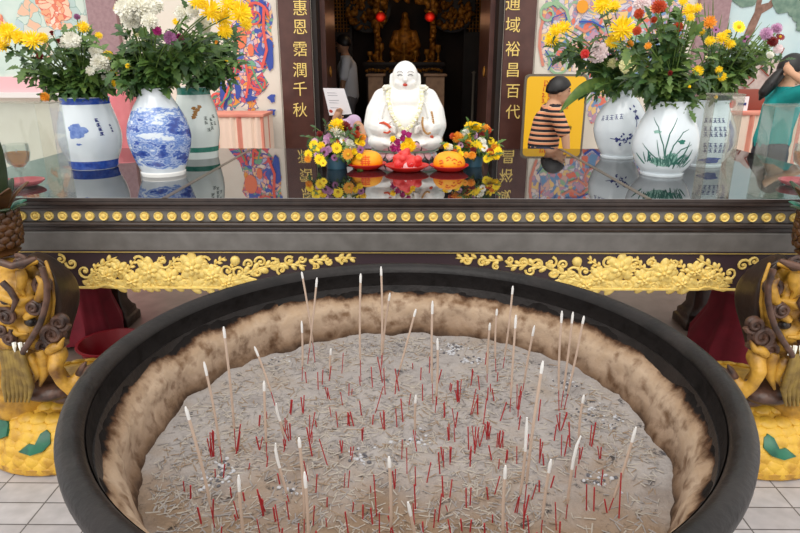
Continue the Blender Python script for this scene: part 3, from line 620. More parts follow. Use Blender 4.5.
for sgn in (-1, 1):
    carv = MB()
    def q(pxx): return ax(pxx) if sgn < 0 else -ax(pxx)
    for (a, b_, r) in [(107, 276, 9), (120, 270, 9), (132, 282, 10), (151, 272, 13), (170, 279, 11), (194, 268, 14), (213, 277, 11), (226, 284, 8)]: rosette(q(a), az(b_), r * S_)
    for (a, b_, r) in [(64, 260, 5), (74, 264, 6), (86, 272, 8), (96, 279, 7), (142, 262, 6), (165, 262, 8), (181, 264, 7), (206, 262, 6), (228, 271, 7), (240, 272, 7), (250, 264, 5), (262, 262, 6), (275, 264, 6), (290, 261, 5), (303, 259, 4), (90, 284, 6), (112, 284, 6), (146, 285, 6), (186, 283, 7), (204, 285, 6), (159, 285, 5), (258, 272, 5), (282, 270, 5), (316, 266, 4), (330, 262, 4), (344, 260, 4)]:
        curl(q(a), az(b_), r * S_, rd.uniform(0, 6.28), sgn * rd.choice((1, 1, -1)))
    for (a, b_, an, L_) in [(82, 282, .1, 26), (100, 268, .5, 20), (115, 285, .02, 34), (150, 285, 0, 30), (190, 286, .0, 34), (222, 283, .25, 26), (240, 276, .35, 26), (128, 272, .9, 14), (160, 268, 1.2, 12), (184, 274, 2.2, 12), (214, 266, .6, 14), (232, 270, 1.1, 12), (92, 276, 1.0, 14), (262, 268, .2, 22), (284, 264, -.1, 20), (140, 270, 1.0, 12), (204, 274, .2, 18), (170, 268, .8, 14), (310, 260, 0, 20), (336, 258, 0, 18)]:
        leafspray(q(a), az(b_), an if sgn < 0 else math.pi - an, L_ * S_)
    carv.ell((q(236.5), ay, az(261)), (5 * S_, .014, 5 * S_), None, 14, 8)
    for (a, b_, rx_, rz_) in [(190, 284, 60, 5), (120, 285, 38, 5), (232, 281, 26, 5)]:
        xx = ax(a) if sgn < 0 else -ax(a); carv.ell((xx, ay, az(b_)), (rx_ * S_, .006, rz_ * S_), None, 24, 8)
    carv.build('gilded_carving', M['gold_pale'], t)
# legs
def table_leg(x, y):
    mb = MB(); s_ = .075
    sq = lambda h, k: [(x - h, y - h, k), (x + h, y - h, k), (x + h, y + h, k), (x - h, y + h, k)]
    pr = [(.10, 0), (.10, .05), (.085, .06), (.085, .09), (.07, .105), (.055, .14), (.055, .6), (.07, .72), (.09, .80)]
    vs_ = [p for h, k in pr for p in sq(h, k)]; n = len(pr)
    mb.add(vs_, [(i * 4 + j, i * 4 + (j + 1) % 4, (i + 1) * 4 + (j + 1) % 4, (i + 1) * 4 + j) for i in range(n - 1) for j in range(4)] + [(3, 2, 1, 0), tuple((n - 1) * 4 + j for j in range(4))])
    bevel(mb.build('leg', M['dragon_dark'], t, smooth=False), .006)
for x in (-1.86, 1.86): table_leg(x, 2.56)
for x in (-1.74, 1.74): table_leg(x, 3.46)
# cloth covered stools and a red basin under the table
drape(-1.80, 3.22, .37, .13, .13, 'maroon cloth draped stool under the table beside the red basin', M['maroon'], 'draped_stool', 1.35)
drape(1.76, 3.02, .40, .15, .14, 'maroon cloth draped stool under the table without a basin beside it', M['maroon'], 'draped_stool', 1.5)
mb = MB(); mb.lathe((-1.52, 2.92, 0), [(.001, 0), (.11, 0), (.115, .004), (.16, .12), (.172, .122), (.172, .128), (.158, .128), (.112, .010), (.001, .008)], 40)
tag(mb.build('basin', M['basin'], loc=(-1.52, 2.92, 0)), 'red plastic basin on the floor under the table beside the maroon stool', 'basin')
# ------------------------------------------------------------------ the incense burner
BX, BY, RZ, AZ = 0.0, 1.30, .85, .633
t = burner = thing('incense_burner', 'large round black iron incense burner bowl in front of the altar table', 'incense burner', (BX, BY, 0))
MB().lathe((BX, BY, 0), [(.668, .815), (.672, .835), (.680, .848), (.692, .854), (.706, .853), (.717, .846), (.7215, .835), (.7215, .815), (.716, .800), (.702, .790), (.684, .786), (.672, .795), (.668, .815)], 128, cap=False).build('rim', M['burner'], t)
def wob(mb, amp, sc):
    for i, p in enumerate(mb.v):
        r = math.hypot(p.x - BX, p.y - BY)
        if r > .01:
            k = 1 - amp * max(0, min(1, (.80 - p.z) / .05)) * (.5 + noise.fractal(p * sc, 1, 2, 4))
            p.x = BX + (p.x - BX) * k; p.y = BY + (p.y - BY) * k
mb = MB()
pr = [(.6685, .832), (.667, .815), (.6655, .80), (.6635, .79), (.661, .78), (.657, .77), (.650, .76), (.641, .75), (.633, .738), (.627, .725), (.624, .71), (.622, .695), (.619, .68), (.614, .665), (.607, .65), (.600, .635), (.592, .62), (.585, .60)]
vs_ = [(BX + r * math.cos(6.28318 * j / 220), BY + r * math.sin(6.28318 * j / 220), z) for r, z in pr for j in range(220)]
mb.add(vs_, [(i * 220 + j, i * 220 + (j + 1) % 220, (i + 1) * 220 + (j + 1) % 220, (i + 1) * 220 + j) for i in range(len(pr) - 1) for j in range(220)])
wob(mb, .022, 11)
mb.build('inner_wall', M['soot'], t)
MB().lathe((BX, BY, 0), [(.34, .0), (.36, .02), (.36, .06), (.30, .09), (.28, .14), (.34, .20), (.50, .30), (.61, .45), (.655, .60), (.662, .72), (.675, .79), (.66, .79), (.60, .60), (.59, .58), (.001, .57)], 96).build('bowl', M['burner'], t)
# ash bed
mb = MB(); NR, NA = 60, 180; R0 = .618
def ashz(x, y):
    r = math.hypot(x, y - BY)
    return AZ + .010 * noise.fractal(V((x * 5, y * 5, .3)), 1, 2, 4) + .006 * noise.noise(V((x * 28, y * 28, 2))) + (.012 * max(0, (r - .5) / .1) if r > .5 else 0)
vs_ = [(BX, BY, ashz(BX, BY))] + [(BX + R0 * (i / NR) * math.cos(6.28318 * j / NA), BY + R0 * (i / NR) * math.sin(6.28318 * j / NA), 0) for i in range(1, NR + 1) for j in range(NA)]
vs_ = [(x, y, ashz(x, y)) for x, y, z in vs_]
fs = [(0, 1 + j, 1 + (j + 1) % NA) for j in range(NA)] + [(1 + i * NA + j, 1 + (i + 1) * NA + j, 1 + (i + 1) * NA + (j + 1) % NA, 1 + i * NA + (j + 1) % NA) for i in range(NR - 1) for j in range(NA)]
mb.add(vs_, fs)
tag(mb.build('ash_bed', M['ashmat'], loc=(BX, BY, AZ)), 'grey bed of incense ash filling the round burner', 'ash', kind='stuff')
# fallen stick fragments
rd = random.Random(11); mb = MB()
for i in range(9000):
    r = .575 * math.sqrt(rd.random()); q = rd.uniform(0, 6.283); x, y = BX + r * math.cos(q), BY + r * math.sin(q)
    if noise.noise(V((x * 4, y * 4, 5))) < rd.uniform(-.75, .25) - .12 * (1 if y < BY else -1.3): continue
    L_ = rd.uniform(.010, .034); a = rd.uniform(0, 6.283); h = ashz(x, y) + rd.uniform(.0, .002); tz = rd.uniform(-.003, .004)
    d = V((math.cos(a) * L_ / 2, math.sin(a) * L_ / 2, tz)); mb.mi = rd.choice((0, 0, 1, 1, 2))
    if (x + d.x) ** 2 + (y + d.y - BY) ** 2 > .34: continue
    mb.tube([V((x, y, h)) - d, V((x, y, h)) + d], rd.uniform(.0009, .0017), 4)
tag(mb.build('stick_fragments', [M['debris_a'], M['debris_b'], M['debris_c']], loc=(BX, BY, AZ)), 'litter of broken burnt stick fragments scattered over the ash', 'stick fragments', kind='stuff')
rd = random.Random(5); mb = MB()
for (x, y, n) in [(455, 348, 40), (470, 360, 30), (565, 386, 26), (590, 412, 24), (612, 420, 20), (224, 470, 40), (215, 480, 24), (362, 458, 26), (290, 490, 22), (416, 440, 30), (452, 352, 20), (630, 395, 16), (276, 360, 16), (600, 480, 22)]:
    c = PZ(x, y, AZ)
    for k in range(n):
        X, Y = c.x + rd.gauss(0, .018), c.y + rd.gauss(0, .018)
        if math.hypot(X, Y - BY) > .575: continue
        mb.mi = rd.choice((0, 1, 1)); s_ = rd.uniform(.002, .006)
        mb.ell((X, Y, ashz(X, Y) + s_ * .3), (s_, s_ * rd.uniform(.5, 1.2), s_ * .6), Matrix.Rotation(rd.uniform(0, 6), 3, 'Z'), 6, 4)
M['char'] = mat('charred ash crumbs', (92, 90, 94), .9); M['paleash'] = mat('pale ash crumbs', (184, 184, 188), .9)
tag(mb.build('ash_crumbs', [M['char'], M['paleash']], loc=(BX, BY, AZ)), 'charred and pale ash crumbs heaped in small patches on the ash', 'ash crumbs', kind='stuff')
# tall incense sticks: tip pixel, foot pixel
TALL = [(301.6, 271.7, 315, 362), (317, 277.6, 307.5, 364), (360.7, 273.6, 361, 384), (381, 266.5, 381, 372), (390, 293, 382, 364), (416, 309, 397, 380), (432.5, 301, 433, 407), (437.5, 338.6, 435, 415),
        (301.6, 321, 302, 380), (223.6, 326.8, 236, 452), (204, 362, 222, 463), (254.4, 346.5, 275, 405), (264, 381, 267, 458), (273.6, 403, 286, 448), (185.4, 406.7, 215, 530), (272.6, 442.7, 289, 501), (299, 437.6, 304, 540),
        (304.5, 472, 308, 565), (238.6, 475, 247, 560), (389, 456.5, 390, 545), (512.9, 286, 503, 368), (497, 309, 496, 372), (490, 323, 487, 384), (516, 315, 510, 411), (534.5, 325.6, 522.7, 392), (562, 311, 559, 411),
        (573, 312, 561, 408), (584, 316, 564, 410), (543, 361, 524, 511), (527, 417.5, 517, 512), (584, 395, 579, 446), (577.6, 435.5, 565.6, 522), (636, 427, 609, 511), (551, 459.5, 541, 535), (505.6, 465.5, 503, 545), (408, 502, 422, 560),
        (416, 395, 416, 437), (331, 348.5, 330, 378)]
rd = random.Random(2)
order = sorted(range(len(TALL)), key=lambda i: TALL[i][0]); rank = {i: k + 1 for k, i in enumerate(order)}
def where(i):
    x, y, fx, fy = TALL[i]
    return 'at the back' if fy < 390 else ('in mid ash' if fy < 470 else 'at the front')
for i, (tx, ty, fx, fy) in enumerate(TALL):
    b = PZ(fx, fy, AZ); b.z = ashz(b.x, b.y); d_ = b.y
    top = P(tx, ty, d_ + rd.uniform(-.015, .015)); ax_ = top - b; L_ = ax_.length
    bend = V((rd.uniform(-.004, .004), rd.uniform(-.003, .003), 0))
    g = [j for j in order if where(j) == where(i)]
    lab = 'tall tan incense stick with white tip, %s from the left %s' % (ordinal(g.index(i) + 1), where(i))
    t = thing('incense_stick', lab, 'incense stick', b, 'tall incense sticks in the burner')
    if i in (13, 15, 29, 31): tipl = .075
    else: tipl = rd.uniform(.018, .034) if L_ > .1 else .02
    def at(u): return b + ax_ * u + bend * math.sin(u * 3.14)
    u1 = 1 - min(tipl / L_, .4); u0 = rd.uniform(.14, .26)
    MB().tube([at(-.05), at(u0 * .5), at(u0)], .0011, 6).build('bare_stick', M['stick_red'], t)
    MB().tube([at(u0 - .01), at(u0 + .01)] + [at(u0 + (u1 - u0) * k / 5) for k in range(1, 6)], [.0016] + [.0029] * 6, 8).build('incense_coating', M['stick_tan'], t)
    hook = V((.006, 0, -.001)) if i in (13, 15, 31) else V((0, 0, 0))
    MB().tube([at(u1 - .003), at(u1 + (1 - u1) * .3), at(u1 + (1 - u1) * .7) + hook * .3, at(1) + hook], [.0030, .0033, .0032, .0015], 8).build('ash_tip', M['stick_ash'], t)
# burnt-down red stubs
Z7 = [(360, 310, 50), (300, 355, 45), (270, 335, 27), (310, 340, 35), (328, 330, 35), (438, 355, 55), (407, 350, 30), (463, 340, 70), (470, 370, 70), (495, 370, 40), (505, 360, 60), (530, 400, 35), (445, 415, 70), (362, 400, 40), (378, 375, 35), (385, 372, 20), (325, 380, 35, 1), (333, 430, 30), (350, 450, 40), (380, 450, 35, 1), (390, 450, 40), (410, 420, 40), (228, 410, 30), (262, 410, 40), (225, 480, 50), (215, 510, 30), (230, 485, 45), (278, 490, 75), (285, 530, 80), (92, 520, 80), (150, 445, 25), (152, 515, 40), (35, 525, 70), (28, 525, 60), (412, 490, 40), (360, 520, 35), (383, 530, 30), (438, 445, 25), (467, 460, 50, 1), (500, 450, 45), (515, 440, 60), (540, 300, 15), (560, 330, 30), (582, 310, 40), (604, 340, 40), (565, 390, 50), (620, 425, 40), (658, 390, 60, 1), (636, 365, 25), (687, 350, 45), (690, 420, 45), (705, 420, 50), (648, 450, 40), (600, 400, 35), (512, 530, 50), (550, 510, 50), (616, 530, 30), (635, 530, 30), (682, 500, 50), (697, 510, 60)]
Z8 = [(24, 360, 22), (45, 390, 40, 1), (80, 330, 30), (78, 420, 70), (100, 360, 40), (120, 390, 40), (137, 385, 35), (145, 335, 25), (12, 425, 35, 1), (38, 450, 50), (95, 420, 40), (110, 440, 60), (128, 365, 25), (153, 430, 45), (120, 470, 32, 1), (150, 490, 30, 1), (160, 495, 35), (88, 495, 45), (100, 490, 30), (22, 480, 30), (38, 480, 30), (195, 400, 60, 1), (198, 420, 50), (200, 450, 30), (250, 430, 50), (303, 460, 50, 1), (310, 450, 40), (330, 500, 60), (316, 520, 50), (308, 520, 50), (290, 480, 35), (385, 495, 55), (356, 530, 30), (407, 530, 30), (253, 530, 50), (75, 530, 30), (25, 530, 30), (180, 360, 22), (170, 530, 20), (115, 290, 30)]
ZA = [(185, 235, 35), (285, 230, 40, 1), (252, 260, 50), (266, 250, 50), (320, 255, 40), (170, 310, 50), (160, 330, 60), (187, 300, 40), (240, 310, 50), (298, 290, 35), (365, 300, 40), (385, 300, 70), (425, 300, 60), (437, 305, 30), (530, 300, 40), (585, 290, 35), (560, 250, 50), (335, 300, 35), (316, 320, 30), (125, 350, 50), (72, 330, 65), (95, 360, 50), (40, 370, 50), (168, 400, 60), (186, 400, 50), (95, 430, 70), (155, 460, 80), (180, 440, 25), (230, 420, 50), (240, 415, 45), (305, 390, 55), (288, 400, 35), (405, 400, 40), (424, 385, 35), (455, 370, 35), (550, 430, 75), (570, 430, 60), (590, 360, 45), (637, 450, 110), (605, 435, 35), (470, 480, 70), (300, 460, 25), (398, 488, 43), (383, 450, 60), (360, 430, 40), (240, 488, 33), (218, 488, 38), (115, 488, 28), (35, 488, 48), (340, 488, 28), (520, 340, 30), (508, 340, 30)]
ZB = [(213, 370, 40), (190, 365, 20), (178, 310, 55), (187, 310, 70, 1), (320, 300, 50), (340, 340, 30), (288, 350, 20), (378, 390, 30), (395, 240, 40), (405, 270, 60), (390, 300, 40), (410, 185, 40), (460, 380, 60), (483, 415, 55), (515, 450, 20), (517, 340, 80), (558, 300, 35), (587, 330, 50), (565, 400, 45), (577, 400, 50), (618, 270, 45), (660, 480, 110), (643, 420, 25), (712, 410, 60), (620, 490, 40), (590, 470, 30), (577, 530, 60), (515, 515, 25), (475, 510, 60), (433, 530, 25), (405, 490, 50), (378, 530, 75), (330, 480, 70, 1), (335, 470, 60), (365, 500, 40), (275, 440, 25), (237, 430, 30), (252, 500, 20), (183, 490, 60), (150, 510, 50), (100, 410, 30), (118, 430, 40), (255, 300, 60), (316, 220, 30), (340, 200, 20), (445, 180, 40), (465, 250, 60), (472, 280, 40), (485, 230, 25)]
STUB = []
for Z, ox, oy, s_ in ((Z7, 200, 250, .394), (Z8, 440, 250, .394), (ZA, 380, 350, .375), (ZB, 150, 350, .3434)):
    for e in Z:
        STUB.append((ox + e[0] * s_, oy + e[1] * s_, e[2] * s_))
        if len(e) > 3:
            for k in range(2): STUB.append((ox + e[0] * s_ + rd.uniform(-2.5, 2.5), oy + e[1] * s_ + rd.uniform(-1.5, 1.5), e[2] * s_ * rd.uniform(.7, 1)))
for k in range(34):           # the near edge of the ash
    STUB.append((rd.uniform(210, 600), rd.uniform(520, 575), rd.uniform(14, 26)))
proto = None
for (x, y, h) in STUB:
    b = PZ(x, y, AZ)
    if math.hypot(b.x, b.y - BY) > .57: continue
    b.z = ashz(b.x, b.y)
    if proto is None:
        proto = MB().tube([(0, 0, -.15), (0, 0, .5), (0, 0, 1)], 1, 6).build('incense_stub', M['stick_red'])
        tag(proto, 'short red burnt-down incense stub stuck in the grey ash', 'incense stub', 'red incense stubs in the burner'); o = proto
    else: o = proto.copy(); C.objects.link(o)
    hh = P(x, y - h, b.y).z - b.z
    th = rd.uniform(.0011, .0018); o.location = b; o.scale = (th, th, max(hh, .012))
    o.rotation_euler = (rd.gauss(0, .08), rd.gauss(0, .11), 0)
# ------------------------------------------------------------------ vases and what is painted on them
class Vase:
    def __init__(s, px_, ybase, ytop, wpx, prof_, label, bodym, foot=None, cat='vase'):
        s.c = PZ(px_, ybase, TZ); s.c.z = TZ
        s.H = P(px_, ytop, s.c.y).z - TZ; s.R = wpx * .965 * mpp(s.c + V((0, 0, s.H / 2))) / 2
        s.prof = prof_
        s.t = thing('flower_vase', label, cat, s.c, 'porcelain flower vases')
        full = [(r * s.R, z * s.H) for r, z in prof_]
        n = len(full)
        # smooth the profile with a Catmull-Rom pass
        sm = []
        for i in range(n - 1):
            a, b, c_, d = full[max(i - 1, 0)], full[i], full[i + 1], full[min(i + 2, n - 1)]
            for k in range(5):
                u = k / 5
                sm.append(tuple(.5 * (2 * b[j] + (c_[j] - a[j]) * u + (2 * a[j] - 5 * b[j] + 4 * c_[j] - d[j]) * u * u + (3 * b[j] - a[j] - 3 * c_[j] + d[j]) * u ** 3) for j in (0, 1)))
        sm.append(full[-1]); s.sm = sm
        rt, zt_ = sm[-1]
        inner = [(rt - .004, zt_ + .002), (rt - .008, zt_ - .002)] + [(max(r - .009, .01), z) for r, z in reversed(sm[len(sm) // 3:]) if z < zt_ - .006] + [(.001, sm[len(sm) // 3][1])]
        MB().lathe(s.c, [(.001, .004), (sm[0][0] - .012, .004), (sm[0][0] - .008, 0)] + sm + inner, 56).build('body', bodym, s.t)
        s.rim = rt; s.top = s.c + V((0, 0, zt_))
        d = CAM - s.c; s.phi = math.atan2(d.y, d.x)
    def rad(s, t_):
        z = t_ * s.H
        for (r0, z0), (r1, z1) in zip(s.sm, s.sm[1:]):
            if z0 <= z <= z1: return r0 + (r1 - r0) * (z - z0) / max(z1 - z0, 1e-6)
        return s.sm[-1][0]
    def pt(s, th, t_, lift):
        r = s.rad(t_) + lift; q = s.phi + th * math.pi / 180
        return s.c + V((r * math.cos(q), r * math.sin(q), t_ * s.H))
    def band(s, t0, t1, m, name='painted_band'):
        ts = [t0 + (t1 - t0) * k / 6 for k in range(7)]
        MB().lathe(s.c, [(s.rad(k) + .0005, k * s.H) for k in ts], 56, cap=False).build(name, m, s.t)
    def strokes(s, lst, m, name):
        """each stroke: list of (theta, t) points, width in metres; laid as a brush ribbon on the glaze"""
        mb = MB()
        for j, (pts, wd) in enumerate(lst):
            q = []
            for i in range(len(pts) - 1):
                for k in range(4): q.append((pts[i][0] + (pts[i + 1][0] - pts[i][0]) * k / 4, pts[i][1] + (pts[i + 1][1] - pts[i][1]) * k / 4))
            q.append(pts[-1]); n = len(q); L3 = [s.pt(a, b, .0008 + .00004 * (j % 9)) for a, b in q]; vs_ = []
            for i in range(n):
                tg_ = (L3[min(i + 1, n - 1)] - L3[max(i - 1, 0)]).normalized()
                out = (L3[i] - s.c); out.z = 0; out.normalize(); sd = tg_.cross(out).normalized()
                u = i / (n - 1); ww = wd * (.35 + .65 * math.sin(math.pi * min(1, .15 + u * .85))) / 2
                vs_ += [L3[i] + sd * ww, L3[i] - sd * ww]
            mb.add(vs_, [(2 * i, 2 * i + 1, 2 * i + 3, 2 * i + 2) for i in range(n - 1)])
        return mb.build(name, m, s.t)
    def wash(s, th, t_, rth, rt_, m, name='painted_wash', seed=1, wobb=.12):
        mb = MB(); rd = random.Random(seed); ph = [rd.uniform(0, 6) for _ in range(3)]; n = 28; vs_ = [s.pt(th, t_, .0007)]
        for ring in (.33, .66, 1):
            for k in range(n):
                q = 6.28318 * k / n; r = ring * (1 + wobb * (math.sin(3 * q + ph[0]) + math.sin(5 * q + ph[1]) + .6 * math.sin(9 * q + ph[2])))
                vs_.append(s.pt(th + rth * r * math.cos(q), t_ + rt_ * r * math.sin(q), .0007))
        fs = [(0, 1 + k, 1 + (k + 1) % n) for k in range(n)] + [(1 + a * n + k, 1 + (a + 1) * n + k, 1 + (a + 1) * n + (k + 1) % n, 1 + a * n + (k + 1) % n) for a in range(2) for k in range(n)]
        return mb.add(vs_, fs).build(name, m, s.t)
def scribble(th, t_, dth, dt, rd):
    """one brush character as a handful of strokes in a small cell"""
    out = []
    for k in range(3): out.append(([(th - dth * rd.uniform(.3, .5), t_ + dt * (k - 1) * .36), (th + dth * rd.uniform(.3, .5), t_ + dt * ((k - 1) * .36 + rd.uniform(0, .12)))], .0028))
    out.append(([(th + dth * rd.uniform(-.15, .15), t_ + dt * .5), (th + dth * rd.uniform(-.25, .1), t_ - dt * .5)], .003))
    out.append(([(th, t_), (th + dth * .5, t_ - dt * .5)], .0026))
    return out
rd = random.Random(21)
PV1 = [(.73, 0), (.76, .03), (.80, .12), (.93, .26), (1.0, .42), (.985, .54), (.91, .70), (.82, .84), (.765, .94), (.78, 1.0)]
v1 = Vase(95, 167, 97, 61, PV1, 'bluish white vase with dark blue base band and blue painted beast, leftmost on table', M['vase_white'])
v1.band(.005, .125, M['cobalt']); v1.band(.91, .995, M['cobalt'])
v1.wash(-22, .56, 17, .10, M['soft_blue'], seed=4); v1.wash(-28, .60, 9, .05, M['ink_blue'] if False else M['soft_blue'], seed=9); v1.wash(-22, .38, 5, .015, M['soft_blue'], seed=3)
st = []
for k in range(4): st += scribble(16 + k * 1.5, .70 - k * .062, 9, .05, rd)
v1.strokes([(p, .0045) for p, _ in st], M['ink_blue'], 'brush_writing')
st = []
for k in range(3): st += scribble(42 + k, .62 - k * .04, 6, .03, rd)
v1.strokes(st, M['ink_blue'], 'small_writing')
PV2 = [(.70, 0), (.72, .04), (.70, .055), (.82, .16), (.97, .34), (1.0, .47), (.92, .62), (.72, .78), (.54, .89), (.49, .95), (.51, 1.0)]
v2 = Vase(164, 174, 88, 63, PV2, 'tall white vase covered with a blue mountain landscape, white ring foot', M['landscape'])
v2.band(.0, .05, M['porcelain'], 'ring_foot')
PV3 = [(.84, 0), (.86, .05), (.90, .16), (1.0, .36), (.99, .52), (.90, .72), (.76, .86), (.72, .93), (.74, 1.0)]
v3 = Vase(200, 157, 87, 45, PV3, 'greenish white vase with green bands behind the blue landscape vase', M['vase_green_white'])
v3.band(.10, .17, M['green_glaze']); v3.band(.90, .995, M['green_glaze'])
st = []
for a, b_ in ((24, .58), (24, .52), (40, .56), (40, .50), (40, .44), (30, .42), (50, .60), (52, .5)): st += scribble(a, b_, 11, .05, rd)
v3.strokes(st, M['ink_dark'], 'brush_writing')
M['ochre'] = mat('ochre glaze relief', (150, 104, 44), .35)
for i, (a, b_) in enumerate(((-4, .72), (6, .70), (0, .67), (12, .74), (-6, .60), (-2, .64))): v3.wash(a, b_, 6, .025, M['ochre'], 'ochre_blossom', i)
PR1 = [(.64, 0), (.66, .03), (.62, .045), (.80, .16), (.97, .34), (1.0, .46), (.92, .62), (.66, .80), (.47, .90), (.43, .95), (.47, 1.0)]
r1 = Vase(617, 157, 90, 53, PR1, 'bluish white vase with a dark blue flower branch, nearest the boy in stripes', M['vase_white'])
st = []
for k in range(5): st += scribble(-44 + k * 11, .60 + .01 * k, 10, .075, rd)
r1.strokes(st, M['ink_blue'], 'brush_writing')
br = [([(-20, .32), (0, .30), (18, .30), (34, .42)], .005), ([(10, .30), (14, .24)], .003), ([(34, .42), (36, .56), (34, .70)], .004)]
for k in range(34):
    a, b_ = rd.choice(((20, .33), (30, .36), (36, .62), (38, .68), (10, .30), (42, .45), (-6, .31), (34, .72)))
    a += rd.gauss(0, 6); b_ += rd.gauss(0, .035); q = rd.uniform(0, 6); br.append(([(a, b_), (a + 6 * math.cos(q), b_ + .035 * math.sin(q))], .009))
r1.strokes(br, M['ink_blue'], 'blue_branch')
PR2 = [(.64, 0), (.66, .03), (.63, .045), (.80, .14), (.96, .30), (1.0, .42), (.95, .58), (.80, .74), (.66, .86), (.60, .94), (.62, 1.0)]
r3 = Vase(702, 165, 100, 56, PR2, 'white vase with rows of blue brush writing behind the green grass vase', M['vase_white'])
st = []
for rr, tt in enumerate((.72, .60, .52, .36, .28)):
    for k in range(5): st += scribble(-6 + k * 10 + rr * 2, tt, 9, .07, rd)
r3.strokes([(p, .0034) for p, _ in st], M['ink_blue'], 'brush_writing')
r3.wash(20, .12, 26, .05, M['cobalt'], seed=6); r3.wash(56, .55, 8, .16, M['soft_blue'], seed=7); r3.wash(58, .35, 7, .10, M['cobalt'], seed=8)
r2 = Vase(661, 174, 101, 66, PR2, 'white vase with green painted grass and reeds, front of the three near the boy', M['vase_white'])
bl = [([(4, .22), (2, .40), (6, .60), (20, .80)], .006), ([(4, .22), (-2, .45), (-16, .68), (-34, .80)], .005), ([(8, .22), (14, .45), (30, .62), (44, .66)], .005), ([(0, .2), (-20, .32), (-40, .46)], .005), ([(12, .24), (28, .40), (48, .46)], .005), ([(-4, .2), (-10, .40), (-14, .52)], .004), ([(20, .2), (34, .32), (44, .5)], .007)]
r2.strokes(bl, M['ink_green'], 'reed_stroke')
bl = []
for k in range(46):
    a = rd.uniform(-38, 46); b_ = rd.uniform(.13, .24); bl.append(([(a, b_), (a + rd.gauss(0, 7), b_ + rd.uniform(.05, .16))], rd.uniform(.003, .008)))
r2.strokes(bl, M['ink_green'], 'grass_stroke')
r2.wash(2, .22, 26, .055, M['sage'], seed=3); r2.wash(14, .30, 12, .05, M['sage'], seed=5); r2.wash(-16, .62, 7, .02, M['sage'], seed=8); r2.wash(28, .50, 6, .03, M['green_glaze'], seed=2)
# ------------------------------------------------------------------ flowers
def basis(n):
    n = V(n).normalized(); a = n.orthogonal().normalized(); return a, n.cross(a), n
def bloom(mb, c, nrm, r, n=80, wide=.20, spread=1.5, inner=.2, droop=0, rd=random):
    a, b, nn = basis(nrm); c = V(c)
    for k in range(n):
        f = (k + .5) / n; th = .1 + spread * math.sqrt(f); ph = k * 2.39996 + rd.uniform(-.1, .1); rr = r * rd.uniform(.82, 1.06)
        d = (a * math.cos(ph) + b * math.sin(ph)) * math.sin(th) + nn * math.cos(th)
        up_ = ((a * math.cos(ph) + b * math.sin(ph)) * -math.cos(th) + nn * math.sin(th)); sd = d.cross(up_).normalized() * r * wide / 2
        p0 = c + d * rr * inner; p1 = c + d * rr * .62 + up_ * rr * .05; p2 = c + d * rr * .92 + up_ * rr * (.02 - droop); p3 = c + d * rr + up_ * rr * .06
        mb.add([p0 + sd * .5, p0 - sd * .5, p1 + sd, p1 - sd, p2 + sd * .9, p2 - sd * .9, p3], [(0, 1, 3, 2), (2, 3, 5, 4), (4, 5, 6)])
    mb.ell(c, (r * .42,) * 3, None, 8, 6)
LOBE = [(0, .03), (.12, .16), (.2, .34), (.30, .22), (.42, .5), (.54, .26), (.66, .42), (.78, .2), (.88, .18), (1, 0)]
def leaf(mb, base, d, up, L_, W_, rd, strap=False):
    d = V(d).normalized(); sd = d.cross(V(up)); 
    if sd.length < .05: sd = d.cross(V((1, .3, 0)))
    sd.normalize(); nn = sd.cross(d); cv = rd.uniform(.1, .4); fo = rd.uniform(.1, .5); vs_ = []
    for u, w_ in LOBE:
        c = V(base) + d * L_ * u - nn * L_ * cv * u * u
        vs_ += [c, c + sd * W_ * w_ + nn * W_ * w_ * fo, c - sd * W_ * w_ + nn * W_ * w_ * fo]
    mb.add(vs_, [f for i in range(len(LOBE) - 1) for f in ((3 * i, 3 * i + 3, 3 * i + 4, 3 * i + 1), (3 * i, 3 * i + 2, 3 * i + 5, 3 * i + 3))])
def bez(p0, p1, p2, n=9): return [p0 * (1 - u) ** 2 + p1 * 2 * u * (1 - u) + p2 * u * u for u in [k / (n - 1) for k in range(n)]]
def stem_path(v, tgt, rd, n=9):
    q = rd.uniform(0, 6.283); r = v.rim * .6 * math.sqrt(rd.random())
    o = tgt - v.top; a = math.atan2(o.y, o.x)
    m_ = v.top + V((math.cos(a) * r * .8 + math.cos(q) * r * .4, math.sin(a) * r * .8 + math.sin(q) * r * .4, 0))
    mm = m_ - v.top
    if V((mm.x, mm.y, 0)).length > v.rim * .62: m_ = v.top + V((mm.x, mm.y, 0)).normalized() * v.rim * .62
    b = v.top.lerp(m_, .3) - V((0, 0, v.H * .5)); b.x = v.top.x + (m_.x - v.top.x) * .4; b.y = v.top.y + (m_.y - v.top.y) * .4
    ctrl = m_ + V((0, 0, max(.25 * (tgt - m_).length, .05))) + (tgt - m_) * .3
    return [b, b.lerp(m_, .6)] + bez(m_, ctrl, tgt, n)
def dress(mb, pts, rd, n, L_, lo=3, sz=1):
    for k in range(n):
        i = rd.randint(lo, len(pts) - 2); p = V(pts[i]).lerp(V(pts[i + 1]), rd.random()); t_ = (V(pts[i + 1]) - V(pts[i])).normalized()
        a, b, _ = basis(t_); q = rd.uniform(0, 6.283); out = a * math.cos(q) + b * math.sin(q)
        L2 = L_ * rd.uniform(.7, 1.25)
        leaf(mb, p, out + t_ * rd.uniform(.0, .8) + V((0, -.15, -.15)), V((rd.uniform(-.4, .4), -.5, 1)), L2, L2 * .62 * sz, rd)
KIND = {  # petals count, width, spread, inner, droop
    'ball': (90, .22, 1.75, .2, .06), 'spider': (70, .12, 1.6, .2, -.04), 'daisy': (16, .30, 1.3, .2, 0), 'bud': (14, .5, .8, .2, 0)}
frd = random.Random(77)
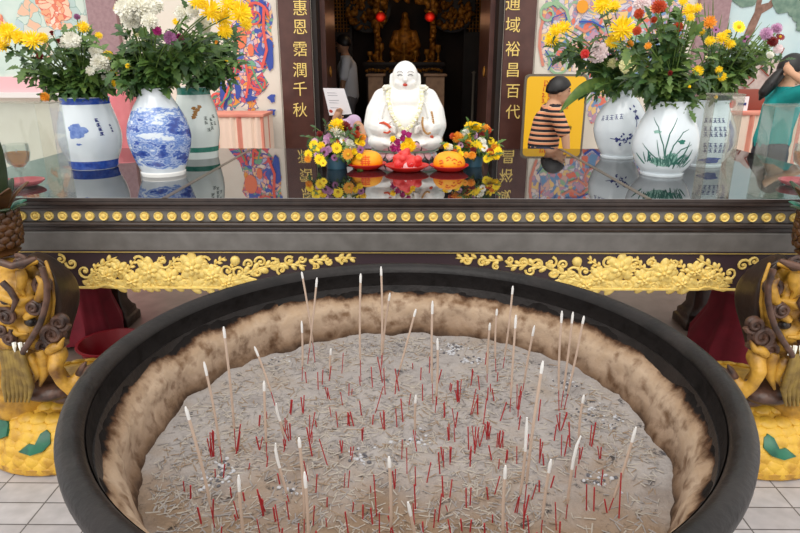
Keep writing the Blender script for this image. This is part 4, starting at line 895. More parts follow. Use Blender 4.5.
def flower(v, x, y, rpx, col, kind, mname, dy=None, leaves=5):
    depth = v.c.y + (frd.uniform(-.22, -.06) if dy is None else dy)
    c = P(x, y, depth); r = rpx * mpp(c)
    t = thing({'ball': 'chrysanthemum', 'spider': 'chrysanthemum', 'daisy': 'daisy_flower', 'bud': 'flower_bud'}[kind], None, {'ball': 'chrysanthemum', 'spider': 'chrysanthemum', 'daisy': 'daisy', 'bud': 'bud'}[kind], v.top)
    pts = stem_path(v, c, frd); d = (pts[-1] - pts[-2]).normalized()
    MB().tube(pts, [.0028] * (len(pts) - 1) + [.002], 5).build('stem', M['stem'], t)
    nrm = (d * .6 + (CAM - c).normalized() * (.7 if kind != 'bud' else .1) + V((frd.uniform(-.3, .3), frd.uniform(-.2, .2), frd.uniform(0, .5)))).normalized()
    n, wd, sp_, inn, dr = KIND[kind]; mb = MB()
    if kind == 'daisy':
        a, b, nn = basis(nrm)
        for k in range(n):
            ph = 6.2832 * k / n; e = a * math.cos(ph) + b * math.sin(ph); s2 = nn.cross(e) * r * .16; rr = r * frd.uniform(.9, 1.05)
            mb.add([c + e * r * .15 + s2 * .6, c + e * r * .15 - s2 * .6, c + e * rr * .7 + s2 + nn * r * .1, c + e * rr * .7 - s2 + nn * r * .1, c + e * rr + nn * r * .04], [(0, 1, 3, 2), (2, 3, 4)])
    else: bloom(mb, c, nrm, r, n, wd, sp_, inn, dr, frd)
    bl = mb.build('bloom', M[mname], t)
    if kind == 'daisy':
        MB().ell(c + nrm * r * .06, (r * .26, r * .26, r * .26), None, 10, 6).build('flower_centre', M['dark_centre'] if col in ('pink', 'lilac') else M['yellow_centre'], bl)
    if leaves:
        mb = MB(); dress(mb, pts, frd, leaves, .055); mb.build('leaves', frd.choice((M['leaf'], M['leaf_dark'], M['leaf_light'])), t)
    FL.append((v, col, t['category'], x, t))
FL = []; VN = {}
VN[v1] = 'beast vase'; VN[v2] = 'landscape vase'; VN[v3] = 'green banded vase'; VN[r1] = 'branch vase'; VN[r2] = 'grass vase'; VN[r3] = 'writing vase'
Y_, W_, S_p, B_ = 'yellow', 'white', 'spider', 'ball'
for a in [(9, 34, 12, Y_, S_p, 'yellow'), (3, 46, 10, Y_, S_p, 'yellow'), (20, 38, 8, Y_, S_p, 'yellow'), (33, 41, 11, Y_, S_p, 'yellow'), (43, 38, 6, Y_, S_p, 'yellow'), (83, 28, 7.5, Y_, S_p, 'yellow'), (98.5, 36, 4.5, Y_, S_p, 'yellow'), (72, 40, 9, W_, B_, 'white'), (64, 43, 6, W_, B_, 'white'), (101, 64, 11, W_, B_, 'white'), (96, 52, 7, W_, B_, 'white'), (107, 78, 6, W_, S_p, 'white'), (90, 71, 5, W_, S_p, 'white'), (108, 56, 6, Y_, S_p, 'yellow'), (113, 72, 6, Y_, S_p, 'yellow'), (115, 83, 4.5, Y_, S_p, 'yellow'), (77, 17, 3.5, 'magenta', B_, 'purple'), (52, 34, 3.5, 'dark red', 'bud', 'maroon_petal'), (59, 42, 3.5, 'dark red', 'bud', 'maroon_petal'), (40, 56, 4, 'dark red', B_, 'maroon_petal'), (45, 97, 5, 'orange', B_, 'orange_petal')]:
    flower(v1, *a)
for a in [(140, 9, 17, W_, B_, 'white'), (131, 20, 11, W_, B_, 'white'), (125, 9, 11, W_, B_, 'white'), (150, 21, 9, W_, B_, 'white'), (154, 5, 10, W_, B_, 'white'), (184, 14, 10, W_, B_, 'white'), (192, 11, 7, W_, B_, 'white'), (203, 25, 9.5, W_, B_, 'white'), (210, 12, 13, Y_, S_p, 'yellow'), (197, 1, 11, Y_, S_p, 'yellow'), (222, 18, 12, Y_, S_p, 'yellow'), (240, 13, 13, Y_, S_p, 'yellow'), (224, 31, 9, Y_, S_p, 'yellow'), (245, 24, 8, Y_, S_p, 'yellow'), (228, 4, 10, Y_, S_p, 'yellow'), (157, 31, 5, 'magenta', B_, 'magenta'), (170, 38, 7, 'magenta', B_, 'purple'), (178, 40, 7, 'magenta', B_, 'magenta'), (138, 36, 3.2, W_, 'bud', 'cream_petal'), (146, 42, 3.8, W_, 'bud', 'cream_petal'), (216, 43, 3, Y_, 'bud', 'orange_petal'), (118, 9, 5, Y_, S_p, 'yellow'), (128, 66, 3, Y_, S_p, 'yellow')]:
    flower(v2, *a)
for a in [(198, 62, 4, Y_, S_p, 'orange_petal'), (226, 60, 3, Y_, 'bud', 'yellow'), (176, 22, 4, Y_, S_p, 'yellow')]: flower(v3, *a)
for a in [(564, 28, 8, Y_, S_p, 'yellow'), (552, 40, 9, Y_, S_p, 'yellow'), (556, 31, 8, Y_, S_p, 'yellow'), (603, 5, 11, Y_, S_p, 'yellow'), (614, 8, 8, Y_, S_p, 'yellow'), (622, 30, 14, Y_, S_p, 'yellow'), (613, 42, 8, Y_, S_p, 'yellow'), (598, 52.5, 11, W_, B_, 'blush'), (628, 65, 9, W_, B_, 'cream_petal'), (585, 54, 5, 'pink', B_, 'coral'), (642, 3, 10, W_, B_, 'blush'), (612, 64, 6, 'cream', B_, 'cream_petal')]: flower(r1, *a)
for a in [(639, 14, 5.5, 'rust red', B_, 'rust'), (659, 7, 8, 'rust red', B_, 'rust'), (637, 31, 5, 'rust red', B_, 'rust'), (678, 28, 6, 'rust red', B_, 'rust'), (654, 20, 4, 'rust red', B_, 'rust'), (688, 11, 8, Y_, S_p, 'yellow'), (697, 9, 6, Y_, S_p, 'yellow'), (690, 18, 5, Y_, S_p, 'yellow'), (698, 71, 6, Y_, S_p, 'yellow'), (683, 2, 5, Y_, S_p, 'yellow'), (689, 87, 2.4, Y_, 'bud', 'yellow'), (706, 58, 2.2, W_, 'bud', 'cream_petal'), (648, 46, 4, Y_, S_p, 'orange_petal'), (630, 44, 4, 'orange', B_, 'orange_petal'), (670, 74, 4, 'dark red', 'bud', 'maroon_petal')]: flower(r2, *a)
for a in [(709, 23, 8, 'orange', S_p, 'orange_petal'), (701, 33, 5, Y_, S_p, 'yellow'), (710, 41, 5.5, Y_, S_p, 'yellow'), (722, 39, 7.5, Y_, S_p, 'yellow'), (730, 45, 6, Y_, S_p, 'yellow'), (739, 27, 7.5, Y_, 'daisy', 'yellow'), (727, 33, 4, Y_, S_p, 'yellow'), (722, 77, 5, Y_, S_p, 'yellow'), (719, 70, 4, Y_, S_p, 'yellow'), (716, 98, 3, Y_, 'bud', 'yellow'), (745, 39, 6, 'lilac', 'daisy', 'purple'), (766, 34, 7, 'pink', B_, 'pink'), (776, 29, 6, 'pink', B_, 'pink'), (716, 30, 4, 'lilac', 'daisy', 'purple'), (772, 42, 6, 'dark red', B_, 'maroon_petal'), (780, 37, 5.5, 'dark red', 'daisy', 'maroon_petal'), (778, 49, 5, W_, B_, 'blush'), (770, 55, 4, W_, B_, 'white'), (756, 55, 3, 'pale blue', B_, 'blush')]: flower(r3, *a)
groups = {}
for v, col, cat, x, t in FL: groups.setdefault((v, col, cat), []).append((x, t))
for (v, col, cat), L_ in groups.items():
    L_.sort(key=lambda e: e[0])
    for k, (x, t) in enumerate(L_):
        t['group'] = '%s %s blooms in the %s' % (col, cat, VN[v])
        t['label'] = '%s %s in the %s' % (col, cat, VN[v]) + (', %s from the left of its %s %ss' % (ordinal(k + 1), col, cat) if len(L_) > 1 else ', the only %s %s there' % (col, cat))
# leafy sprigs filling the bouquets
def sprigs(v, pts_px, n, L_, mats, label, nl=16, dyr=(-.13, .12)):
    t = None
    for k in range(n):
        x, y = frd.choice(pts_px); x += frd.gauss(0, 5); y += frd.gauss(0, 4)
        c = P(x, y, v.c.y + frd.uniform(*dyr))
        pts = stem_path(v, c, frd); t = thing('leafy_sprig', label, 'leafy sprig', v.top, 'leafy sprigs in the ' + VN[v])
        MB().tube(pts, [.0026] * (len(pts) - 1) + [.0012], 5).build('stem', M['stem'], t)
        mb = MB(); dress(mb, pts, frd, nl, L_, 2)
        leaf(mb, pts[-1], pts[-1] - pts[-2], V((0, -.5, 1)), L_, L_ * .6, frd)
        mb.build('leaves', M[frd.choice(mats)], t)
GL = ['leaf', 'leaf', 'leaf_dark', 'leaf_light']
sprigs(v1, [(26, 56), (32, 70), (40, 82), (50, 62), (60, 54), (72, 62), (84, 50), (86, 74), (96, 84), (106, 66), (64, 78), (52, 90), (76, 88), (46, 50), (102, 94), (30, 62), (60, 30), (90, 40), (70, 104), (62, 98), (22, 66), (112, 62), (104, 46), (80, 38), (66, 40), (46, 66), (116, 80), (36, 74), (96, 60)], 46, .062, ['leaf', 'leaf', 'leaf_dark', 'leaf'], 'green leafy sprig among the flowers of the beast vase', 18)
sprigs(v2, [(112, 56), (118, 42), (116, 70), (128, 50), (132, 76), (146, 58), (160, 50), (172, 60), (186, 50), (196, 62), (208, 46), (218, 54), (150, 70), (166, 72), (184, 74), (140, 92), (136, 86), (126, 84), (122, 34), (206, 38), (172, 44), (156, 40), (226, 48), (236, 44), (110, 66), (108, 50), (146, 40), (176, 54), (194, 50), (128, 62), (240, 40), (232, 56), (214, 42), (164, 60), (106, 76)], 52, .066, ['leaf_dark', 'leaf', 'leaf_dark', 'leaf'], 'green leafy sprig among the flowers of the landscape vase', 18, (-.10, .12))
sprigs(v3, [(206, 62), (216, 70), (226, 60), (230, 74), (222, 50), (232, 48), (212, 84), (200, 80), (238, 64), (234, 36), (240, 54), (226, 68), (218, 78)], 24, .062, ['leaf_dark', 'leaf_dark', 'leaf'], 'green leafy sprig among the flowers of the green banded vase', 16, (-.12, .06))
sprigs(r1, [(572, 42), (566, 54), (576, 66), (584, 74), (592, 66), (600, 78), (610, 72), (618, 54), (604, 22), (624, 78), (590, 90), (580, 56), (604, 34), (600, 94), (612, 84), (560, 46), (556, 60), (566, 72), (596, 44), (586, 60), (622, 48), (610, 60), (578, 84)], 34, .062, ['leaf_dark', 'leaf', 'leaf_dark'], 'green leafy sprig among the flowers of the branch vase', 16)
sprigs(r2, [(640, 50), (646, 64), (652, 36), (660, 28), (664, 50), (656, 76), (670, 62), (676, 44), (684, 60), (692, 50), (700, 82), (646, 86), (662, 92), (680, 92), (652, 104), (692, 112), (690, 100), (666, 14), (650, 26), (694, 30), (704, 64), (640, 78), (656, 98), (684, 30), (672, 20), (700, 44), (634, 60), (630, 46), (686, 76)], 52, .066, ['leaf', 'leaf', 'leaf_light', 'leaf_dark'], 'green leafy sprig among the flowers of the grass vase', 18)
sprigs(r3, [(706, 50), (714, 60), (722, 56), (730, 66), (738, 54), (744, 62), (752, 48), (760, 44), (728, 86), (736, 78), (716, 84), (748, 70), (758, 64), (712, 72), (764, 56), (724, 96), (706, 90), (770, 48), (776, 56), (756, 56), (742, 44), (730, 52), (718, 40), (702, 38), (750, 80), (740, 90), (768, 64)], 52, .05, ['leaf', 'leaf_light', 'leaf_dark', 'leaf_light'], 'green leafy sprig among the flowers of the writing vase', 16)
for k, (x, y) in enumerate([(704, 0), (708, 4), (713, -6), (756, 34), (762, 22), (770, 24), (750, 30), (695, 2), (722, 14), (730, 18), (760, 38), (742, 36)]):   # thin grass blades
    c = P(x, y, r3.c.y + frd.uniform(-.1, .1)); pts = stem_path(r3, c, frd)
    tag(MB().tube(pts, [.003] * 4 + [.0026] * (len(pts) - 5) + [.0006], 5).build('grass_blade', M['leaf_light'], loc=r3.top), 'thin pale green grass blade rising from the writing vase', 'grass blade', 'grass blades in the writing vase')
# broad strap leaf leaning out of the branch vase
a0, a1, a2 = r1.top + V((-.01, -.02, -.02)), P(592, 76, r1.c.y - .06), P(559, 113, r1.c.y - .16)
mb = MB(); cv = bez(a0, a1 + V((0, 0, .05)), a2, 16); vs_ = []
for i, p in enumerate(cv):
    u = i / 15; w_ = .034 * math.sin(math.pi * (.12 + .88 * u)) ** .7 if i < 15 else .001
    tg_ = (cv[min(i + 1, 15)] - cv[max(i - 1, 0)]).normalized(); sd = tg_.cross(V((.1, -1, .3))).normalized()
    vs_ += [p + sd * w_ + V((0, -.008, 0)), p, p - sd * w_ + V((0, -.008, 0))]
mb.add(vs_, [f for i in range(15) for f in ((3 * i, 3 * i + 1, 3 * i + 4, 3 * i + 3), (3 * i + 1, 3 * i + 2, 3 * i + 5, 3 * i + 4))])
o = mb.build('strap_leaf', M['leaf_light'], loc=r1.top); tag(o, 'long broad green leaf hanging out of the branch vase across the boy', 'leaf')
bake(o, [('SOLIDIFY', dict(thickness=.002))])
# ------------------------------------------------------------------ the laughing statue on its lotus seat
BC = PZ(405, 159, TZ); BC.z = TZ
t = buddha = thing('laughing_buddha_statue', 'white porcelain seated bald laughing statue in the middle of the altar table', 'statue', BC)
def B(x, y, z): return BC + V((x * (.88 if z < .37 else .96), y, z))
mb = MB(); E = mb.ell
E(B(0, .02, .20), (.165, .13, .17), None, 24, 16); E(B(0, .02, .30), (.135, .105, .10), None, 24, 14)
E(B(0, -.055, .20), (.105, .08, .105), None, 20, 14); E(B(0, -.045, .305), (.085, .06, .06), None, 16, 10)
mb.chain([B(-.075, .02, .345), B(-.135, .01, .315), B(-.170, -.005, .25), B(-.182, -.02, .18), B(-.165, -.04, .12)], [.045, .055, .058, .06, .05], 14)
mb.chain([B(.075, .02, .345), B(.135, .01, .315), B(.170, -.005, .25), B(.182, -.02, .18), B(.165, -.04, .12)], [.045, .055, .058, .06, .05], 14)
mb.chain([B(-.172, -.04, .17), B(-.13, -.10, .165), B(-.10, -.125, .17)], [.05, .045, .03], 12)
mb.chain([B(.172, -.04, .17), B(.14, -.10, .17), B(.11, -.125, .19)], [.05, .045, .03], 12)
E(B(-.12, -.05, .10), (.095, .10, .05), None, 18, 12); E(B(.12, -.05, .10), (.095, .10, .05), None, 18, 12); E(B(0, -.02, .10), (.19, .14, .05), None, 24, 12)
mb.chain([B(0, .02, .345), B(0, .01, .40)], [.062, .05], 14)
# head
hz = .425
E(B(0, .0, hz), (.068, .078, .082), None, 24, 18); E(B(0, -.012, hz - .032), (.066, .066, .052), None, 20, 14); E(B(0, -.02, hz - .058), (.044, .045, .03), None, 16, 10)
for s in (-1, 1):
    E(B(s * .036, -.048, hz - .028), (.024, .022, .022), None, 12, 8)
    mb.chain([B(s * .070, .004, hz + .006), B(s * .074, .0, hz - .03), B(s * .068, -.008, hz - .062)], [.014, .013, .013], 8)
mb.capsule(B(0, -.078, hz + .008), B(0, -.086, hz - .012), .007, .012, 8)
# robe hems as raised ridges
for s in (-1, 1):
    mb.chain([B(s * .085, -.02, .36), B(s * .095, -.075, .30), B(s * .07, -.125, .22), B(s * .025, -.135, .15)], [.012, .011, .010, .009], 8)
    mb.chain([B(s * .12, -.06, .29), B(s * .15, -.085, .22), B(s * .12, -.13, .19)], [.010, .010, .008], 8)
    mb.chain([B(s * .20, -.02, .24), B(s * .19, -.065, .15), B(s * .14, -.12, .115)], [.010, .012, .010], 8)
    mb.chain([B(s * .05, -.14, .085), B(s * .12, -.145, .10), B(s * .19, -.08, .11)], [.010, .012, .010], 8)
    for k in range(4):   # fingers
        a = .010 * k; mb.chain([B(s * (.088 - a * .3), -.135, .190 - a * 1.0), B(s * (.070 - a * .2), -.15, .188 - a), B(s * (.056), -.148, .182 - a)], [.0065, .006, .005], 6)
    mb.chain([B(s * .098, -.135, .19), B(s * .088, -.148, .208), B(s * .078, -.152, .214)], [.007, .0065, .005], 6)
o = mb.build('body', M['porcelain'], t); fuse(o, .0042, 3, .5)
mb = MB()
for s in (-1, 1): mb.tube([B(s * (.014 + .028 * k / 8), -.0755 + .010 * (k / 8) ** 2, hz + .010 + .004 * math.sin(3.14 * k / 8)) for k in range(9)], .0016, 5)
mb.build('eye_line', M['ink_black'], t)
mb = MB()
for s in (-1, 1): mb.tube([B(s * (.012 + .032 * k / 8), -.0765 + .012 * (k / 8) ** 2, hz + .024 + .007 * math.sin(3.14 * k / 8)) for k in range(9)], .0014, 5)
M['grey_brow'] = mat('grey brow paint', (120, 112, 110), .5); mb.build('eyebrow', M['grey_brow'], t)
MB().ell(B(0, -.077, hz - .036), (.012, .011, .008), None, 12, 8).build('mouth', M['lip_red'], t)
mb = MB()
mb.tube([B(-.158, -.098, .185), B(-.145, -.118, .20), B(-.125, -.135, .205), B(-.10, -.15, .195), B(-.085, -.155, .18)], .007, 6).tube([B(-.15, -.11, .175), B(-.135, -.128, .168), B(-.12, -.142, .158), B(-.10, -.15, .155), B(-.085, -.153, .165)], .006, 6)
mb.build('sleeve_trim', M['trim_orange'], t)
MB().ell(B(.155, -.122, .135), (.014, .01, .008), Matrix.Rotation(.6, 3, 'Y'), 10, 6).build('robe_knot', M['trim_orange'], t)
# lotus seat
sq = .78
MB().lathe(B(0, 0, 0), [(.001, 0), (.150, .0), (.165, .012), (.175, .03), (.165, .042), (.172, .05), (.172, .056), (.19, .07), (.19, .078), (.001, .078)], 56, 1, sq).build('lotus_base', M['vase_white'], t)
MB().lathe(B(0, 0, 0), [(.181, .050), (.183, .054), (.181, .058), (.176, .058), (.176, .050)], 56, 1, sq, cap=False).build('green_ring', M['lotus_green'], t)
def lotus_petal(q, z, up, w_, h, r):
    c = B(math.cos(q) * r, math.sin(q) * r * sq, z); out = V((math.cos(q), math.sin(q) / sq, 0)).normalized(); sd = V((-out.y, out.x, 0))
    for nm, k, lift in (('petal_outline', 1.0, 0), ('petal', .80, .0035)):
        rows = []
        for i in range(8):
            u = i / 7; ww = w_ * math.sin(math.pi * (.28 + .70 * u)) ** .8 * k
            for j in range(7):
                a = -1 + j / 3; cen = c + out * (.012 + .018 * math.sin(u * 2.2) + lift - .008 * a * a) + V((0, 0, (u * h * up) * (1 if k == 1 else .9)))
                rows.append(cen + sd * a * ww)
        mb = MB(); mb.add(rows, [(i * 7 + j, i * 7 + j + 1, (i + 1) * 7 + j + 1, (i + 1) * 7 + j) for i in range(7) for j in range(6)])
        if nm == 'petal_outline': par = mb.build('lotus_petal', M['lotus_edge'], t)
        else: mb.build('petal_face', M['lotus_pink'] if up > 0 or True else M['lotus_pink'], par)
for k in range(18):
    lotus_petal(6.2832 * k / 18 - 1.5708, .060, 1, .032, .055, .178)
for k in range(18): lotus_petal(6.2832 * (k + .5) / 18 - 1.5708, .050, -1, .030, .048, .160)
# garland of blossoms round the neck
g = thing('flower_garland', 'white and pale yellow blossom garland hung around the neck of the white statue', 'garland', B(0, -.1, .30))
GP = [B(.02, .085, .355), B(.085, .03, .375), B(.098, -.04, .355), B(.10, -.085, .315), B(.08, -.13, .255), B(.045, -.158, .205), B(.0, -.165, .165), B(-.045, -.158, .205), B(-.08, -.13, .255), B(-.10, -.085, .315), B(-.098, -.04, .355), B(-.085, .03, .375), B(-.02, .085, .355)]
def cr(P_, n):
    out = []
    for i in range(len(P_) - 1):
        a, b, c, d = P_[max(i - 1, 0)], P_[i], P_[i + 1], P_[min(i + 2, len(P_) - 1)]
        for k in range(n):
            u = k / n; out.append(.5 * (2 * b + (c - a) * u + (2 * a - 5 * b + 4 * c - d) * u * u + (3 * b - a - 3 * c + d) * u ** 3))
    return out + [P_[-1]]
pth = cr(GP, 8)
rd = random.Random(4); pr_ = {}
for i, p in enumerate(pth):
    mn = 'cream_petal' if i % 3 == 0 else 'white'
    if mn not in pr_:
        mb = MB()
        for k in range(7):
            q = k * 2.4; z = -1 + 2 * (k + .5) / 7; r = math.sqrt(1 - z * z); mb.ell((r * math.cos(q) * .006, r * math.sin(q) * .006, z * .006), (.0062,) * 3, None, 6, 4)
        o = mb.build('blossom', M[mn]); o.parent = g; pr_[mn] = o
    else: o = pr_[mn].copy(); C.objects.link(o)
    o.location = p + V((rd.uniform(-.003, .003), rd.uniform(-.004, 0), rd.uniform(-.003, .003))) - WL[g.name]; o.rotation_euler = (rd.uniform(0, 6), rd.uniform(0, 6), 0)
for s in (-1, 1):
    for k in range(3):
        o = pr_['white'].copy(); C.objects.link(o); o.location = B(s * (.10 + .008 * (k - 1)), -.03 - .012 * k, .372) - WL[g.name]; o.scale = (1.5,) * 3
g2 = thing('prayer_beads', 'brown string of beads hanging from the raised hand of the white statue', 'beads', B(.14, -.13, .2))
bp = cr([B(.155, -.108, .255), B(.165, -.115, .21), B(.160, -.128, .17), B(.135, -.146, .150), B(.112, -.153, .165), B(.100, -.155, .20), B(.102, -.148, .23)], 5)
b0 = None
for p in bp:
    if b0 is None: b0 = o = MB().ell((0, 0, 0), (.0058,) * 3, None, 8, 6).build('bead', M['bead']); o.parent = g2
    else: o = b0.copy(); C.objects.link(o)
    o.location = p - WL[g2.name]
# ------------------------------------------------------------------ offerings in front of the statue
def plate(x, y, wpx, label):
    c = PZ(x, y, TZ); c.z = TZ; r = wpx * mpp(c) / 2
    t = tag(MB().lathe(c, [(.001, .002), (r * .55, 0), (r * .6, .001), (r * .85, .016), (r, .026), (r, .029), (r * .83, .020), (r * .55, .006), (.001, .006)], 40).build('offering_plate', M['red_plastic'], loc=c), label, 'plate', 'red plates before the statue')
    return c, r
def bun(c, wpx, h, label, pat):
    r = wpx * mpp(c) / 2; b0 = c + V((0, 0, .0065))
    t = thing('steamed_bun', label, 'bun', b0, 'dome buns on red plates')
    pr = [(.001, 0), (r * .60, 0), (r * .84, h * .10), (r * .97, h * .20), (r, h * .30), (r * .985, h * .45), (r * .93, h * .60), (r * .82, h * .76), (r * .64, h * .89), (r * .36, h * .975), (.001, h)]
    MB().lathe(b0, pr, 36).build('bun_body', M['bun'], t)
    def sp(a, u):   # a = turn from the front, u = height share
        z = u * h; rr = r
        for (r0, z0), (r1, z1) in zip(pr, pr[1:]):
            if z0 <= z <= z1 and z1 > z0: rr = r0 + (r1 - r0) * (z - z0) / (z1 - z0)
        q = -1.5708 + a; return b0 + V((math.cos(q) * (rr + .0012), math.sin(q) * (rr + .0012), z))
    mb = MB()
    for st in pat:
        pts = []
        for (a, u), (a2, u2) in zip(st, st[1:]): pts += [sp(a + (a2 - a) * k / 4, u + (u2 - u) * k / 4) for k in range(4)]
        pts.append(sp(*st[-1])); mb.tube(pts, .0026, 5)
    mb.build('red_stamp', M['bun_red'], t)
c1, _ = plate(366.5, 168.5, 40, 'red plate holding the orange bun nearest the lilac-topped person')
bun(c1, 33, .083, 'yellow orange dome bun with a squared red stamp, nearest the white paper', [[(-.3, .72), (.3, .72)], [(-.25, .62), (.25, .62)], [(-.3, .5), (.3, .5)], [(-.28, .38), (.28, .38)], [(0, .8), (0, .3)], [(-.2, .62), (-.22, .34)], [(.2, .62), (.22, .34)], [(-.12, .5), (-.2, .25)], [(.12, .5), (.2, .25)]])
c2, _ = plate(407, 170.5, 44, 'red plate holding the coral red cake below the statue')
t = thing('coral_cake', 'lumpy coral red cake on white paper in the middle red plate', 'cake', c2 + V((0, 0, .0065)))
mb = MB(); rd = random.Random(8)
for k in range(16): mb.ell(c2 + V((rd.uniform(-.052, .052), rd.uniform(-.04, .02), .03 + rd.uniform(0, .045))), (rd.uniform(.014, .03), rd.uniform(.014, .03), rd.uniform(.012, .026)), None, 12, 8)
mb.ell(c2 + V((0, 0, .040)), (.062, .05, .038), None, 18, 12); mb.ell(c2 + V((-.012, 0, .085)), (.030, .026, .014), None, 12, 8); mb.ell(c2 + V((.0, -.005, .098)), (.016, .016, .012), None, 12, 8)
fuse(mb.build('cake_body', M['coral'], t), .004, 3)
mb = MB()
for k in range(11):
    a = 3.3 + k * .27 + rd.uniform(-.08, .08); rr = .072 + rd.uniform(-.006, .006); p = c2 + V((math.cos(a) * rr, math.sin(a) * rr * .8, .022)); out = V((math.cos(a), math.sin(a), 0)); sd = V((-out.y, out.x, 0))
    mb.slab([p - sd * .014 - out * .02 + V((0, 0, -.008)), p + sd * .014 - out * .02 + V((0, 0, -.008)), p + sd * .006 + V((0, 0, .018 + rd.uniform(0, .01))) - out * .01, p - sd * .006 + V((0, 0, .016)) - out * .01], (out.x * .5, out.y * .5, .3), .002)
mb.build('paper_wrapper', M['paper'], t, smooth=False)
mb = MB(); leaf(mb, c2 + V((.03, 0, .10)), V((.7, -.2, .3)), V((0, 0, 1)), .03, .02, rd); mb.build('green_sprig', M['leaf_light'], t)
c3, _ = plate(449, 170.5, 39, 'red plate holding the orange bun nearest the right flower pot')
bun(c3, 32, .085, 'yellow orange dome bun with scattered red leaf marks, right of the coral cake', [[(-.75, .55), (-.55, .62), (-.45, .45)], [(-.7, .42), (-.5, .48)], [(-.3, .72), (-.1, .80), (.05, .72)], [(.1, .62), (.3, .70), (.45, .60)], [(.5, .5), (.7, .56), (.8, .42)], [(.45, .40), (.62, .36)], [(-.25, .60), (-.1, .66)], [(-.62, .3), (-.42, .32)], [(.2, .50), (.32, .45)]])
# little offering vase of orchids and marigold before the belly
c4 = PZ(403, 165.5, TZ); c4.z = TZ
t = thing('orchid_posy_cup', 'small pale cup holding magenta orchids and a yellow marigold before the statue', 'cup', c4)
MB().lathe(c4, [(.001, 0), (.022, 0), (.026, .03), (.030, .075), (.030, .08), (.026, .08), (.022, .03), (.001, .01)], 24).build('cup', M['porcelain'], t)
rd = random.Random(14)
for k, (x, y, r, mn, kd) in enumerate([(408, 141, 5, 'yellow', 'ball'), (411, 146, 6, 'yellow', 'ball'), (405, 147, 5.5, 'yellow', 'ball'), (393, 139, 3.5, 'yellow', 'ball'), (397, 142, 4.5, 'magenta', 'orchid'), (393, 148, 4.5, 'magenta', 'orchid'), (402, 138, 4, 'magenta', 'orchid'), (409, 135, 4, 'magenta', 'orchid'), (399, 149, 4, 'magenta', 'orchid'), (404, 133, 3.5, 'magenta', 'orchid'), (399, 135, 3, 'white', 'orchid')]):
    p = P(x, y, c4.y - .02 - rd.uniform(0, .03)); rr = r * mpp(p)
    ft = thing('marigold' if kd == 'ball' else 'orchid_flower', None, 'marigold' if kd == 'ball' else 'orchid', c4 + V((0, 0, .07)), ('yellow marigolds' if kd == 'ball' else 'orchids') + ' in the small cup')
    nm = {'yellow': 'yellow marigold', 'magenta': 'magenta orchid', 'white': 'white orchid'}[mn]
    ft['label'] = nm + ' in the small cup before the white statue' if mn != 'white' else 'single white orchid in the small cup before the white statue'
    MB().tube([c4 + V((0, 0, .05)), c4 + V((0, -.005, .10)), p], .0018, 5).build('stem', M['stem'], ft)
    mb = MB(); nr = (CAM - p).normalized() + V((rd.uniform(-.5, .5), 0, rd.uniform(0, .5)))
    bloom(mb, p, nr, rr, 60 if kd == 'ball' else 12, .25 if kd == 'ball' else .6, 1.7 if kd == 'ball' else 1.3, .2, .04, rd); mb.build('bloom', M[mn], ft)
# two blue pots of mixed small flowers
def pot(x, y, wpx, hgt, label):
    c = PZ(x, y, TZ); c.z = TZ; r = wpx * mpp(c) / 2
    t = thing('flower_pot', label, 'flower pot', c, 'blue flower pots beside the statue')
    MB().lathe(c, [(.001, 0), (r * .86, 0), (r * .9, .004), (r, hgt * .9), (r * 1.04, hgt * .9), (r * 1.04, hgt), (r * .95, hgt), (r * .93, hgt * .8), (.001, hgt * .8)], 32).build('pot_body', M['blue_pot'], t)
    MB().lathe(c, [(.001, hgt * .80), (r * .92, hgt * .80), (r * .6, hgt * .9), (.001, hgt * .95)], 24).build('soil', M['dark_centre'], t)
    class O: pass
    o = O(); o.top = c + V((0, 0, hgt)); o.rim = r * .9; o.H = hgt; o.c = c; return o
pl = pot(337, 168, 22, .06, 'blue pot of mixed flowers left of the statue, below the white paper')
pr = pot(473, 166, 20, .06, 'blue pot of mixed flowers right of the statue')
VN[pl] = 'pot below paper'; VN[pr] = 'pot without paper'
FL.clear()
ZL = [(190, 205, 32, Y_, B_, 'yellow'), (165, 215, 20, Y_, B_, 'yellow'), (85, 290, 22, Y_, 'daisy', 'yellow'), (60, 330, 20, Y_, 'daisy', 'yellow'), (110, 352, 22, Y_, 'daisy', 'yellow'), (185, 302, 24, Y_, 'daisy', 'yellow'), (57, 352, 14, 'orange', B_, 'orange_petal'), (125, 368, 16, Y_, 'daisy', 'yellow'), (95, 315, 16, Y_, 'daisy', 'yellow'), (298, 282, 14, Y_, B_, 'yellow'), (236, 330, 26, 'orange', 'daisy', 'orange_petal'), (180, 238, 28, W_, B_, 'white'), (205, 245, 18, W_, B_, 'white'), (215, 270, 18, W_, 'daisy', 'white'), (242, 282, 18, W_, B_, 'white'), (258, 302, 14, W_, B_, 'white'), (130, 320, 22, 'lilac', 'daisy', 'purple'), (152, 262, 24, 'lilac', B_, 'pink'), (290, 310, 17, 'lilac', 'daisy', 'purple'), (175, 345, 15, 'lilac', 'daisy', 'purple'), (130, 280, 15, 'lilac', 'daisy', 'pink'), (170, 278, 15, 'pink', B_, 'pink'), (225, 205, 20, 'dark red', B_, 'maroon_petal'), (240, 222, 16, 'dark red', B_, 'maroon_petal'), (270, 245, 20, 'dark red', B_, 'rust'), (110, 240, 14, 'dark red', B_, 'maroon_petal'), (300, 255, 14, 'orange', B_, 'orange_petal'), (275, 215, 12, 'dark red', B_, 'maroon_petal')]
